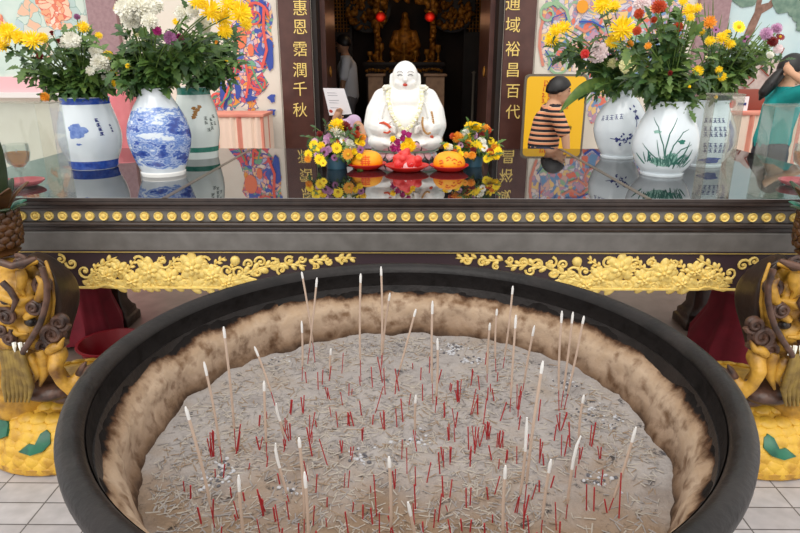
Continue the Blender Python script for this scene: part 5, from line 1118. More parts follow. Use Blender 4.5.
ZR = [(310, 208, 22, Y_, B_, 'yellow'), (345, 212, 22, Y_, B_, 'yellow'), (330, 205, 18, Y_, B_, 'yellow'), (340, 297, 28, Y_, 'daisy', 'yellow'), (290, 268, 16, Y_, 'daisy', 'yellow'), (255, 310, 18, Y_, 'daisy', 'yellow'), (270, 330, 14, Y_, 'daisy', 'yellow'), (208, 295, 14, Y_, B_, 'yellow'), (405, 272, 16, Y_, 'daisy', 'yellow'), (400, 338, 22, Y_, 'daisy', 'yellow'), (435, 320, 22, Y_, 'daisy', 'yellow'), (385, 350, 18, Y_, 'daisy', 'yellow'), (430, 290, 16, Y_, 'daisy', 'yellow'), (305, 285, 20, 'orange', 'daisy', 'orange_petal'), (378, 218, 20, 'orange', B_, 'orange_petal'), (255, 255, 22, 'orange', B_, 'orange_petal'), (235, 250, 14, 'dark red', B_, 'rust'), (300, 287, 14, 'dark red', B_, 'rust'), (325, 312, 14, 'dark red', B_, 'maroon_petal'), (392, 225, 14, 'dark red', B_, 'rust'), (365, 245, 14, 'dark red', B_, 'maroon_petal'), (293, 236, 18, W_, B_, 'white'), (362, 275, 20, W_, B_, 'white'), (220, 300, 16, W_, B_, 'white'), (330, 248, 15, 'pink', B_, 'pink'), (270, 290, 14, 'pink', 'daisy', 'pink')]
def extra(Z, x0, x1, seed):
    r_ = random.Random(seed)
    for k in range(22):
        x = r_.uniform(x0, x1); u = (x - x0) / (x1 - x0); y = r_.uniform(215 + 70 * abs(u - .5) * 2, 345)
        if min(math.hypot(x - e[0], y - e[1]) for e in Z) < 14: continue
        col, mn = r_.choice(((Y_, 'yellow'), (Y_, 'yellow'), (Y_, 'yellow'), (W_, 'white'), ('orange', 'orange_petal'), ('dark red', 'rust'), ('pink', 'pink')))
        Z.append((x, y, r_.uniform(12, 20), col, r_.choice(('daisy', B_)), mn))
extra(ZL, 65, 305, 1); extra(ZR, 205, 440, 2)
for x, y, r, col, kd, mn in ZL: flower(pl, 295 + x * .225, 80 + y * .225, r * .27, col, kd, mn, dy=-.07 + (.0007 * (300 - y)), leaves=2)
for x, y, r, col, kd, mn in ZR: flower(pr, 400 + x * .225, 80 + y * .225, r * .27, col, kd, mn, dy=-.07 + (.0007 * (300 - y)), leaves=2)
groups = {}
for v, col, cat, x, t in FL: groups.setdefault((v, col, cat), []).append((x, t))
for (v, col, cat), L_ in groups.items():
    L_.sort(key=lambda e: e[0])
    for k, (x, t) in enumerate(L_):
        t['group'] = '%s %s blooms in the %s' % (col, cat, VN[v])
        t['label'] = 'small %s %s in the blue %s' % (col, cat, VN[v]) + (', %s of its colour from left' % ordinal(k + 1) if len(L_) > 1 else '')
sprigs(pl, [(312, 138), (318, 150), (330, 146), (345, 140), (358, 146), (340, 128), (352, 132), (308, 158), (326, 160), (346, 160), (360, 156), (322, 132)], 16, .034, ['leaf_dark', 'leaf'], 'short leafy sprig in the blue pot below the paper', 12, (-.09, .06))
sprigs(pr, [(450, 140), (456, 150), (466, 146), (478, 140), (490, 146), (474, 130), (486, 134), (448, 152), (462, 156), (484, 158), (496, 150), (462, 128)], 16, .034, ['leaf_dark', 'leaf'], 'short leafy sprig in the blue pot right of the statue', 12, (-.09, .06))
# ------------------------------------------------------------------ the two dragon pedestals and their pineapples
def dragon(side, label, plabel):
    sg = -1 if side == 'l' else 1
    def Q(x, y, Y=2.14):          # left-hand pixels; the other pedestal is its mirror image
        p = P(x, y, Y); return V((p.x if sg < 0 else -p.x, p.y, p.z))
    k = mpp(P(20, 320, 2.14))
    cx, cy = 1.40 * sg, 2.33
    t = thing('dragon_pedestal', label, 'dragon statue', (cx, cy, 0), 'dragon pedestals flanking the burner')
    # scaled mound
    mb = MB(); pr = [(.325, 0), (.340, .015), (.335, .045), (.322, .09), (.295, .14), (.25, .19), (.19, .22), (.10, .24), (.001, .245)]
    mb.lathe((cx, cy, 0), pr, 64)
    rd = random.Random(31)
    for row in range(8):
        zz = .03 + row * .027
        for (r0, z0), (r1, z1) in zip(pr, pr[1:]):
            if z0 <= zz <= z1: rr = r0 + (r1 - r0) * (zz - z0) / (z1 - z0); sl = math.atan2(r0 - r1, z1 - z0)
        n = int(6.283 * rr / .056)
        for j in range(n):
            a = 6.2832 * (j + .5 * (row % 2)) / n
            c = V((cx + math.cos(a) * rr, cy + math.sin(a) * rr, zz)); R_ = Matrix.Rotation(a, 3, 'Z') @ Matrix.Rotation(-sl, 3, 'Y')
            mb.ell(c, (.013, .035, .030), R_, 10, 6)
    mb.build('scaled_mound', M['scale_yellow'], t)
    MB().lathe((cx, cy, 0), [(.335, 0), (.35, .008), (.35, .03), (.335, .04), (.325, .02)], 64, cap=False).build('mound_edge', M['dragon_yellow'], t)
    # body rising from the mound
    mb = MB()
    mb.chain([Q(28, 390, 2.24), Q(20, 366, 2.20), Q(14, 335, 2.17), Q(12, 305, 2.15), Q(10, 280, 2.15)], [.16, .13, .105, .10, .085], 14)
    for (x, y, r, Y) in [(42, 300, 12, 2.17), (44, 278, 12, 2.19), (46, 324, 12, 2.17), (40, 262, 11, 2.2), (14, 276, 15, 2.10), (26, 288, 12, 2.08), (6, 292, 14, 2.06), (22, 306, 13, 2.06), (36, 318, 11, 2.09), (8, 318, 13, 2.05), (26, 330, 14, 2.07), (14, 342, 14, 2.08), (36, 342, 11, 2.10), (-14, 286, 16, 2.10), (-16, 312, 16, 2.08), (-8, 342, 16, 2.10)]:
        mb.ell(Q(x, y, Y), (r * k, r * k * .75, r * k * .8), None, 12, 8)
    mb.chain([Q(44, 270, 2.10), Q(48, 288, 2.08), Q(50, 306, 2.09), Q(44, 322, 2.08), Q(52, 338, 2.11)], [.016, .018, .017, .016, .02], 8)   # crest along the mane
    mb.chain([Q(0, 296, 2.02), Q(18, 302, 2.02), Q(34, 298, 2.05)], [.016, .02, .012], 8)
    mb.chain([Q(2, 268, 2.08), Q(20, 266, 2.07), Q(36, 262, 2.10)], [.014, .018, .012], 8)
    fuse(mb.build('body', M['dragon_yellow'], t), .008, 3)
    # eyes in dark sockets
    for x, y in ((31, 322), (6, 302)):
        e = MB().ell(Q(x, y, 2.035), (.024, .016, .017), None, 12, 8).build('eye_socket', M['dragon_dark'], t)
        MB().ell(Q(x, y, 2.02), (.010, .010, .010), None, 10, 6).build('eyeball', M['ink_black'], e)
    # dark mane cape wrapping round the side
    mb = MB(); th = []
    A = [(34, 254), (46, 256), (58, 263), (70, 272), (78, 284), (79, 300), (73, 318), (68, 334), (66, 346)]
    Bq = [(34, 262), (42, 262), (48, 270), (51, 282), (53, 296), (54, 312), (54, 326), (54, 338), (56, 348)]
    rows = []
    for i in range(len(A)):
        for j in range(7):
            u = j / 6; p = Q(*Bq[i], 2.11).lerp(Q(*A[i], 2.24), u); p.y += -.05 * math.sin(u * 3.14); p.z += .012 * math.sin(u * 3.14); rows.append(p)
    mb.add(rows, [(i * 7 + j, i * 7 + j + 1, (i + 1) * 7 + j + 1, (i + 1) * 7 + j) for i in range(len(A) - 1) for j in range(6)])
    bake(mb.build('mane_cape', M['dragon_dark'], t), [('SOLIDIFY', dict(thickness=.035, offset=0)), ('SUBSURF', dict(levels=2))])
    mb = MB(); rows = []
    for i in range(len(A)):      # the cape on the far flank
        for j in range(7):
            u = j / 6; p = Q(*Bq[i], 2.16).lerp(Q(*A[i], 2.26), u); p.x = 2 * Q(8, 300).x - p.x; rows.append(p)
    mb.add(rows, [(i * 7 + j, i * 7 + j + 1, (i + 1) * 7 + j + 1, (i + 1) * 7 + j) for i in range(len(A) - 1) for j in range(6)])
    bake(mb.build('mane_cape', M['dragon_dark'], t), [('SOLIDIFY', dict(thickness=.035, offset=0)), ('SUBSURF', dict(levels=2))])
    MB().chain([Q(46, 262, 2.09), Q(52, 280, 2.07), Q(54, 300, 2.08), Q(52, 322, 2.08)], [.006, .006, .006, .005], 8).build('cape_edge', M['dragon_yellow'], t)
    # spiral curls
    for x, y, r in ((43, 285, 9), (54, 334, 13), (46, 346, 11), (34, 307, 8), (7, 316, 9), (3, 330, 8), (60, 322, 9), (20, 262, 7), (10, 338, 7)):
        mb = MB(); c = Q(x, y, 2.025 if x < 40 else 2.05); pts, rs = [], []
        for q in range(20):
            u = q / 19; a = u * 10 + x; rr = r * k * (1 - .88 * u); pts.append(c + V((rr * math.cos(a) * sg, -.016 * u, rr * math.sin(a)))); rs.append(r * k * .30 * (1 - .45 * u))
        mb.tube(pts, rs, 7).ell(c + V((0, .01, 0)), (r * k * .9, .02, r * k * .9), None, 12, 8)
        mb.build('spiral_curl', M['dragon_brown'], t)
    # long whiskers
    for pts, r in (([(42, 267), (47, 283), (47, 298), (44, 312), (40, 324), (32, 338), (24, 350), (18, 366), (20, 382)], 3.0), ([(0, 262), (12, 266), (26, 262), (36, 258)], 3.5), ([(2, 282), (10, 290), (16, 300), (12, 312)], 3)):
        q = [Q(x, y, 2.00 + (.05 if y > 350 else 0)) for x, y in pts]
        MB().tube(q, [r * k] * (len(q) - 1) + [r * k * .5], 8).build('whisker', M['dragon_brown'], t)
    # flame locks, fangs and a horn
    for pts, r in (([(38, 300), (44, 292), (42, 282), (36, 276)], 5), ([(26, 318), (32, 312), (40, 312), (46, 318)], 4.5), ([(48, 352), (54, 346), (60, 346), (64, 338)], 5), ([(-6, 300), (2, 306), (12, 304)], 5), ([(20, 270), (24, 280), (20, 290), (26, 298)], 5), ([(0, 326), (10, 326), (18, 334), (28, 334)], 4.5), ([(28, 356), (36, 362), (38, 374), (32, 384)], 6), ([(40, 350), (46, 360), (44, 374), (40, 386)], 6)):
        q = [Q(x, y, 2.035) for x, y in pts]; q = [bez(q[0], q[1], q[2], 5)[i] for i in range(5)] + [q[-1]]
        MB().tube(q, [r * k * f for f in (.8, 1, 1, .9, .7, .2)], 8).build('flame_lock', M['dragon_yellow'], t)
    for x in (14, 20, 26): MB().tube([Q(x, 343, 2.01), Q(x + .5, 347, 2.0), Q(x + 1, 352, 2.0)], [.008, .007, .002], 6).build('fang', M['white'], t)
    # beard of combed strands
    for a in range(7):
        x0 = 2 + a * 3.2; q = [Q(x0, 350, 2.01), Q(x0 + 4, 368, 2.0), Q(x0 + 3 + a * 1.2, 386, 2.0), Q(x0 + 4 + a * .6, 402, 2.0)]
        MB().tube(q, [.011, .014, .012, .004], 8).build('beard_strand', M['dragon_olive'], t)
    # foreleg with claws
    mb = MB(); mb.chain([Q(50, 338, 2.12), Q(58, 354, 2.06), Q(55, 368, 2.02), Q(62, 382, 2.02), Q(72, 390, 2.03), Q(78, 378, 2.06)], [.034, .036, .026, .022, .024, .026], 10)
    lg = fuse(mb.build('foreleg', M['dragon_yellow'], t), .007, 3)
    for x, y, x2, y2 in ((78, 376, 86, 362), (82, 378, 92, 364), (85, 382, 97, 370)): MB().tube([Q(x, y, 2.06), Q((x + x2) / 2 + 1, (y + y2) / 2 - 2, 2.05), Q(x2, y2, 2.05)], [.015, .013, .003], 8).build('claw', M['dragon_brown'], lg)
    # brown rock saddle between leg and mound
    mb = MB().ell(Q(50, 388, 2.10), (.10, .08, .04), None, 16, 10); mb.ell(Q(70, 392, 2.14), (.08, .07, .035), None, 14, 8); mb.build('rock_saddle', M['dragon_brown'], t)
    # green toothed leaves lying on the mound
    for pts in ([(-6, 412), (2, 414), (8, 424), (6, 436), (-4, 440), (-10, 428)], [(18, 452), (28, 444), (36, 446), (40, 434), (46, 430), (50, 434), (50, 444), (42, 452), (30, 456)]):
        c = V((cx, cy, .02)); L_ = []
        for x, y in pts:
            d = (Q(x, y, 2.0) - CAM); 
            lo, hi = .3, 1.3
            o_ = CAM
            best = None
            for s_ in range(400):
                q = o_ + d * (.7 + s_ * .0015); rr = math.hypot(q.x - cx, q.y - cy); prr = 0
                for (r0, z0), (r1, z1) in zip(pr, pr[1:]):
                    if z0 <= q.z <= z1: prr = r0 + (r1 - r0) * (q.z - z0) / (z1 - z0)
                if rr < prr + .025 and q.z < .36: best = q; break
            L_.append(best or Q(x, y, 2.0))
        cen = sum(L_, V()) / len(L_); out = V((cen.x - cx, cen.y - cy, .12)).normalized()
        mb = MB(); n = len(L_); mb.add([cen + out * .022] + L_ + [cen - out * .02] + [p - out * .02 for p in L_], [(0, 1 + i, 1 + (i + 1) % n) for i in range(n)] + [(1 + i, n + 2 + i, n + 2 + (i + 1) % n, 1 + (i + 1) % n) for i in range(n)])
        mb.build('green_leaf', M['dragon_green'], t)
    # pineapple on top
    px_ = -4; pc = Q(px_, 254, 2.16); top = Q(px_, 213, 2.16)
    t2 = thing('pineapple_ornament', plabel, 'pineapple ornament', pc, 'glazed pineapples on the dragons')
    H = top.z - pc.z
    mb = MB(); R_ = 26 * k
    mb.lathe(pc, [(.001, 0), (R_ * .72, 0), (R_ * .86, .01), (R_ * .72, .022), (R_ * .66, .03), (R_ * .85, .05), (R_ * 1.0, .09), (R_ * 1.0, H * .8), (R_ * .9, H), (.001, H)], 40)
    for row in range(6):
        zz = .045 + row * .022; rr = R_ * (.84 + .15 * math.sin(min(1, zz / .12) * 1.9))
        for j in range(16):
            a = 6.2832 * (j + .5 * (row % 2)) / 16; mb.ell(pc + V((math.cos(a) * rr, math.sin(a) * rr, zz)), (.007, .018, .015), Matrix.Rotation(a, 3, 'Z'), 8, 6)
    mb.build('fruit', M['pine_brown'], t2)
    def pl_leaf(a, z0, out, up, w_, m, nm, lean=.5):
        d = V((math.cos(a), math.sin(a), 0)); sd = V((-d.y, d.x, 0)); b = pc + V((0, 0, z0)) + d * R_ * .55; rows = []
        for i in range(9):
            u = i / 8; c = b + d * out * (u ** 1.3) + V((0, 0, up * (u - lean * u * u * .6))); ww = w_ * (math.sin(math.pi * (.2 + .8 * u)) ** .8 if i < 8 else .02)
            rows += [c - sd * ww + d * .012, c - V((0, 0, .0)), c + sd * ww + d * .012]
        mb = MB(); mb.add(rows, [f for i in range(8) for f in ((3 * i, 3 * i + 1, 3 * i + 4, 3 * i + 3), (3 * i + 1, 3 * i + 2, 3 * i + 5, 3 * i + 4))])
        bake(mb.build(nm, m, t2), [('SOLIDIFY', dict(thickness=.008)), ('SUBSURF', dict(levels=1))])
    for j in range(9): pl_leaf(6.2832 * j / 9 + .2, H - .03, .075, .13, .034, M['pine_teal'] if j % 2 else M['pine_leaf'], 'spreading_leaf', .9)
    for j in range(7): pl_leaf(6.2832 * j / 7 + .5, H + .0, .085, .15, .034, M['pine_leaf'] if j % 3 else M['pine_brown'], 'upright_leaf', .5)
    ztop = Q(px_, 118, 2.16).z - pc.z
    for j in range(5): pl_leaf(6.2832 * j / 5 + (0 if sg < 0 else 3.1416), H + .04, .02, ztop - H - .04, .045, M['pine_leaf'], 'tall_leaf', .2)
dragon('l', 'yellow dragon pedestal with dark mane beside the red basin end of the table', 'dark glazed pineapple with teal leaves on the dragon beside the amber lamp')
dragon('r', 'yellow dragon pedestal with dark mane at the end of the table without the basin', 'dark glazed pineapple with teal leaves on the dragon beside the woman in teal')
# ------------------------------------------------------------------ clear acrylic cases and oil lamps on the table edge
def glass_case(x0, x1, y0, y1, h, label, strip=None):
    t = thing('acrylic_case', label, 'glass case', ((x0 + x1) / 2, (y0 + y1) / 2, TZ), 'clear acrylic cases on the table edge'); th = .003
    MB().box((x0, y0, TZ), (x1, y0 + th, TZ + h)).build('front_pane', M['clear_glass'], t, smooth=False)
    MB().box((x0, y1 - th, TZ), (x1, y1, TZ + h)).build('back_pane', M['clear_glass'], t, smooth=False)
    MB().box((x0, y0 + th, TZ), (x0 + th, y1 - th, TZ + h)).build('side_pane', M['frost'], t, smooth=False)
    MB().box((x1 - th, y0 + th, TZ), (x1, y1 - th, TZ + h)).build('side_pane', M['frost'], t, smooth=False)
    mb = MB()
    for a, b in (((x0, y0), (x1, y0)), ((x1, y0), (x1, y1)), ((x1, y1), (x0, y1)), ((x0, y1), (x0, y0))): mb.tube([(a[0], a[1], TZ + h), (b[0], b[1], TZ + h)], .003, 5)
    mb.build('polished_rim', M['frost'], t, smooth=False)
    if strip: MB().box((strip[0], y0 - .0015, TZ), (strip[1], y0, TZ + h)).build('corner_strip', M['frost'], t, smooth=False)
Yc = 2.385
gx = lambda x: PZ(x, 196, TZ).x
glass_case(-1.95, gx(66), Yc, Yc + .09, P(50, 103, Yc).z - TZ, 'clear acrylic case in front of the amber oil lamp', (gx(52), gx(66) - .003))
glass_case(gx(754), 1.95, Yc, Yc + .09, P(772, 106, Yc).z - TZ, 'clear acrylic case beside the pineapple near the woman in teal', (gx(754) + .003, gx(772)))
glass_case(gx(699), gx(727), Yc + .02, Yc + .10, P(742, 95, Yc).z - TZ, 'narrow clear acrylic case between the brush writing vase and the wider case', (gx(714), gx(727) - .003))
def lamp(x, y, label):
    c = PZ(x, y, TZ); c.z = TZ; k = mpp(c)
    t = thing('oil_lamp', label, 'oil lamp', c, 'oil lamps behind the acrylic cases')
    MB().lathe(c, [(.001, .003), (.05, 0), (.075, .012), (.086, .022), (.086, .026), (.073, .016), (.05, .005), (.001, .006)], 40).build('saucer', M['pink_plastic'], t)
    MB().lathe(c, [(.001, .006), (.030, .006), (.030, .010), (.007, .016), (.006, .06), (.02, .075), (.042, .10), (.05, .135), (.048, .175), (.046, .176), (.047, .135), (.040, .103), (.018, .08), (.001, .078)], 36).build('goblet', M['clear_glass'], t)
    MB().lathe(c, [(.001, .081), (.017, .083), (.038, .104), (.046, .132), (.0458, .142), (.001, .142)], 36).build('amber_oil', M['amber'], t)
    MB().tube([c + V((0, 0, .13)), c + V((0, 0, .155))], .002, 6).build('wick', M['white_cloth'], t)
lamp(23, 186, 'amber oil lamp in a stemmed glass on a pink saucer beside the beast vase')
lamp(800, 186, 'amber oil lamp behind the right pineapple and the wide acrylic case')
# ------------------------------------------------------------------ the dim hall: altar, lattice, carvings, lanterns
def hx(p, Y): return P(p, 40, Y).x
def hz_(p, Y): return P(400, p, Y).z
Y = 11.2
for x0, x1, lab in ((320, 350, 'gold lattice screen at the back of the dark hall on the standing man side'), (466, 498, 'gold lattice screen at the back of the dark hall, farther from the standing man')):
    xa, xb = hx(x0, Y), hx(x1, Y); za, zb = hz_(32, Y), hz_(-30, Y)
    t = thing('lattice_screen', lab, 'screen', ((xa + xb) / 2, Y, .15), 'lattice screens in the hall')
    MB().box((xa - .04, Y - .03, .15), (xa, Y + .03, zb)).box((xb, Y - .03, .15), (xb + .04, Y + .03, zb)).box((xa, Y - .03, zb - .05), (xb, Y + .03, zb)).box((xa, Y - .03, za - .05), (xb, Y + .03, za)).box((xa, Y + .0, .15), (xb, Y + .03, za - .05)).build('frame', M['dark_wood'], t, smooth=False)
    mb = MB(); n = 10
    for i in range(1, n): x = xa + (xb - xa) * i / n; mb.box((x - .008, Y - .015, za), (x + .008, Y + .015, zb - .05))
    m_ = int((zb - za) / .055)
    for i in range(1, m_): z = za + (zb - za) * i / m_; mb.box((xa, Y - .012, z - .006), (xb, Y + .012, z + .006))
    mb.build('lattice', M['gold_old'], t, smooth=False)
rd = random.Random(41)
for cx, lab in ((368, 'round gilded carved panel high in the hall above the white shirted man side'), (452, 'round gilded carved panel high in the hall away from the white shirted man')):
    c = V((hx(cx, 11), 11.0, hz_(8, 11))); r = 22 * mpp(c)
    t = thing('gilded_panel', lab, 'carving', c, 'round gilded panels in the hall')
    MB().slab([(c.x + r * 1.05 * math.cos(a * .2618), 11.06, c.z + r * 1.05 * math.sin(a * .2618)) for a in range(24)], (0, 1, 0), .05).build('backing', M['dark_wood'], t, smooth=False)
    mb = MB()
    for k in range(90):
        q = rd.uniform(0, 6.283); rr = r * math.sqrt(rd.random()) * .95; s_ = rd.uniform(.03, .075)
        mb.ell((c.x + rr * math.cos(q), 11.03 - rd.uniform(0, .05), c.z + rr * math.sin(q)), (s_, .03, s_ * rd.uniform(.4, .8)), Matrix.Rotation(rd.uniform(0, 3), 3, 'Y'), 8, 5)
    mb.build('carving', M['gold_old'], t)
# central shrine with a seated gilt figure
cx = hx(405, 10.9)
t = thing('shrine', 'gilded altar shrine with a dim seated figure at the back of the dark hall', 'shrine', (cx, 10.8, .15))
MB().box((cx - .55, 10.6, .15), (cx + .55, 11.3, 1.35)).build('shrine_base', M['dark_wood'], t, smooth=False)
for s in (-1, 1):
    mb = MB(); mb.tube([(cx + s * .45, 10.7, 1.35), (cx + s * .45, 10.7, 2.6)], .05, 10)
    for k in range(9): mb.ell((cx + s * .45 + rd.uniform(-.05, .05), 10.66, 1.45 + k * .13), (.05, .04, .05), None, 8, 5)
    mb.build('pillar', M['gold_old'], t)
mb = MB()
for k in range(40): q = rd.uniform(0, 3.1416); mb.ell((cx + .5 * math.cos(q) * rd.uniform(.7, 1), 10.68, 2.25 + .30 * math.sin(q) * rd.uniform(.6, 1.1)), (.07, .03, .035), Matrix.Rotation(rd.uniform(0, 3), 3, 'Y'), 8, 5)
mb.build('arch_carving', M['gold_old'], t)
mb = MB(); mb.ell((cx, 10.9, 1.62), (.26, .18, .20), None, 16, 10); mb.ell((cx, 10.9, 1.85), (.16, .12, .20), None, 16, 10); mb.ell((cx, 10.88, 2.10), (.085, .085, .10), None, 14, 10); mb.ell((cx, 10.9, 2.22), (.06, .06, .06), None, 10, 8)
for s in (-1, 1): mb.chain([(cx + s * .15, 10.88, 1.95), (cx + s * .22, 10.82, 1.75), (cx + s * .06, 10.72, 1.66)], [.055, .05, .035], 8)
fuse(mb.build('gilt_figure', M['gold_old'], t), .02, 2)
# altar table in the hall and its offerings
ya = 9.9; xa, xb = hx(362, ya), hx(446, ya); zt_ = hz_(62, ya)
t = thing('hall_altar', 'dark carved altar with a dull gold edge deep in the hall', 'altar', ((xa + xb) / 2, ya + .3, .15))
bevel(MB().box((xa, ya, zt_ - .06), (xb, ya + .6, zt_)).build('altar_top', M['dark_wood'], t, smooth=False), .01)
MB().box((xa + .05, ya + .05, .15), (xb - .05, ya + .55, zt_ - .06)).build('altar_body', M['hall_dark'], t, smooth=False)
mb = MB()
for k in range(26): mb.ell((xa + .06 + (xb - xa - .12) * k / 25, ya + .03, zt_ - .12 + rd.uniform(-.02, .02)), (.03, .03, .025), None, 8, 5)
mb.build('gold_edge', M['gold_old'], t)
for k in range(7):
    x = xa + .1 + (xb - xa - .2) * k / 6; c = V((x, ya + .25, zt_)); h = rd.uniform(.14, .30)
    tag(MB().lathe(c, [(.001, 0), (.05, 0), (.05, .01), (.015, .03), (.015, h * .5), (.045, h * .7), (.04, h), (.001, h)], 14).build('altar_vessel', M['gold_old'], loc=c), 'small dim brass vessel on the altar deep in the dark hall', 'vessel', 'brass vessels on the hall altar')
# carved wooden chest with a pale top, just inside
yb = 8.3; xa, xb = hx(426, yb), hx(447, yb); z1 = hz_(74, yb)
for a, b_, lab in ((425, 447, 'brown wooden offering stand in the hall beside the head of the white statue, right'), (366, 384, 'brown wooden offering stand in the hall beside the head of the white statue, left')):
    xa, xb = hx(a, yb), hx(b_, yb)
    t = thing('wooden_stand', lab, 'stand', ((xa + xb) / 2, yb + .2, .15), 'wooden stands in the hall')
    M.setdefault('tan_wood', mat('tan wood', (150, 112, 80), .5, col2=(124, 90, 62), scale=12))
    bevel(MB().box((xa - .01, yb - .01, z1 - .03), (xb + .01, yb + .41, z1)).build('stand_top', M['tan_wood'], t, smooth=False), .006)
    MB().box((xa + .02, yb + .02, .4), (xb - .02, yb + .38, z1 - .03)).build('cabinet', M['tan_wood'], t, smooth=False)
    for x in (xa + .03, xb - .03):
        for y in (yb + .04, yb + .36): MB().box((x - .02, y - .02, .15), (x + .02, y + .02, .4)).build('leg', M['tan_wood'], t, smooth=False)
# red lanterns
for cx, lab in ((380.5, 'small red lantern in the hall nearest the standing man'), (430, 'small red lantern in the hall farther from the standing man')):
    c = P(cx, 17, 10.2)
    t = thing('red_lantern', lab, 'lantern', c, 'red lanterns in the hall')
    MB().lathe(c, [(.001, -.07), (.04, -.065), (.075, -.03), (.08, 0), (.075, .03), (.04, .065), (.001, .07)], 20).build('lantern_body', M['lantern'], t)
    MB().lathe(c, [(.035, .065), (.035, .085), (.001, .085)], 14).build('cap', M['gold_old'], t)
    MB().tube([c + V((0, 0, .08)), (c.x, c.y, 4.2)], .004, 5).build('cord', M['ink_black'], t)
    lb = bpy.data.lights.new('lantern_bulb', 'POINT'); lb.energy = .7; lb.color = (1, .5, .25); lb.shadow_soft_size = .08
    lo = bpy.data.objects.new('lantern_bulb', lb); C.objects.link(lo); lo.parent = t; lo.location = (0, -.2, -.05)
# unseen lamp added to light the dim hall
c = V((0, 9.0, 3.3)); t = thing('added_lamp', 'added warm lamp lighting the hall, unseen above the view', 'lamp', c)
M['added_glow'] = mat('added lamp glow', (255, 220, 160), .4); M['added_glow'].node_tree.nodes['Principled BSDF'].inputs['Emission Color'].default_value = (1, .75, .45, 1); M['added_glow'].node_tree.nodes['Principled BSDF'].inputs['Emission Strength'].default_value = 3
MB().lathe(c, [(.001, -.12), (.12, -.08), (.16, 0), (.12, .08), (.001, .10)], 20).build('added_lamp_globe', M['added_glow'], t)
MB().tube([c + V((0, 0, .1)), (0, 9.0, 4.2)], .01, 6).build('cord', M['ink_black'], t)
lb = bpy.data.lights.new('added_hall_light', 'POINT'); lb.energy = 7; lb.color = (1, .68, .38); lb.shadow_soft_size = .16
lo = bpy.data.objects.new('added_hall_light', lb); C.objects.link(lo); lo.parent = t; lo.location = (0, 0, -.3)
# rope posts
for x, lab in ((331, 'thin metal post in the hall beside the standing man'), (475, 'thin metal post in the hall on the empty side')):
    c = V((hx(x, 8.6), 8.6, .15)); h = hz_(74, 8.6) - .15
    tag(MB().lathe(c, [(.001, 0), (.12, 0), (.12, .015), (.02, .03), (.018, h), (.03, h + .02), (.001, h + .04)], 16).build('rope_post', M['sign_frame'], loc=c), lab, 'post')
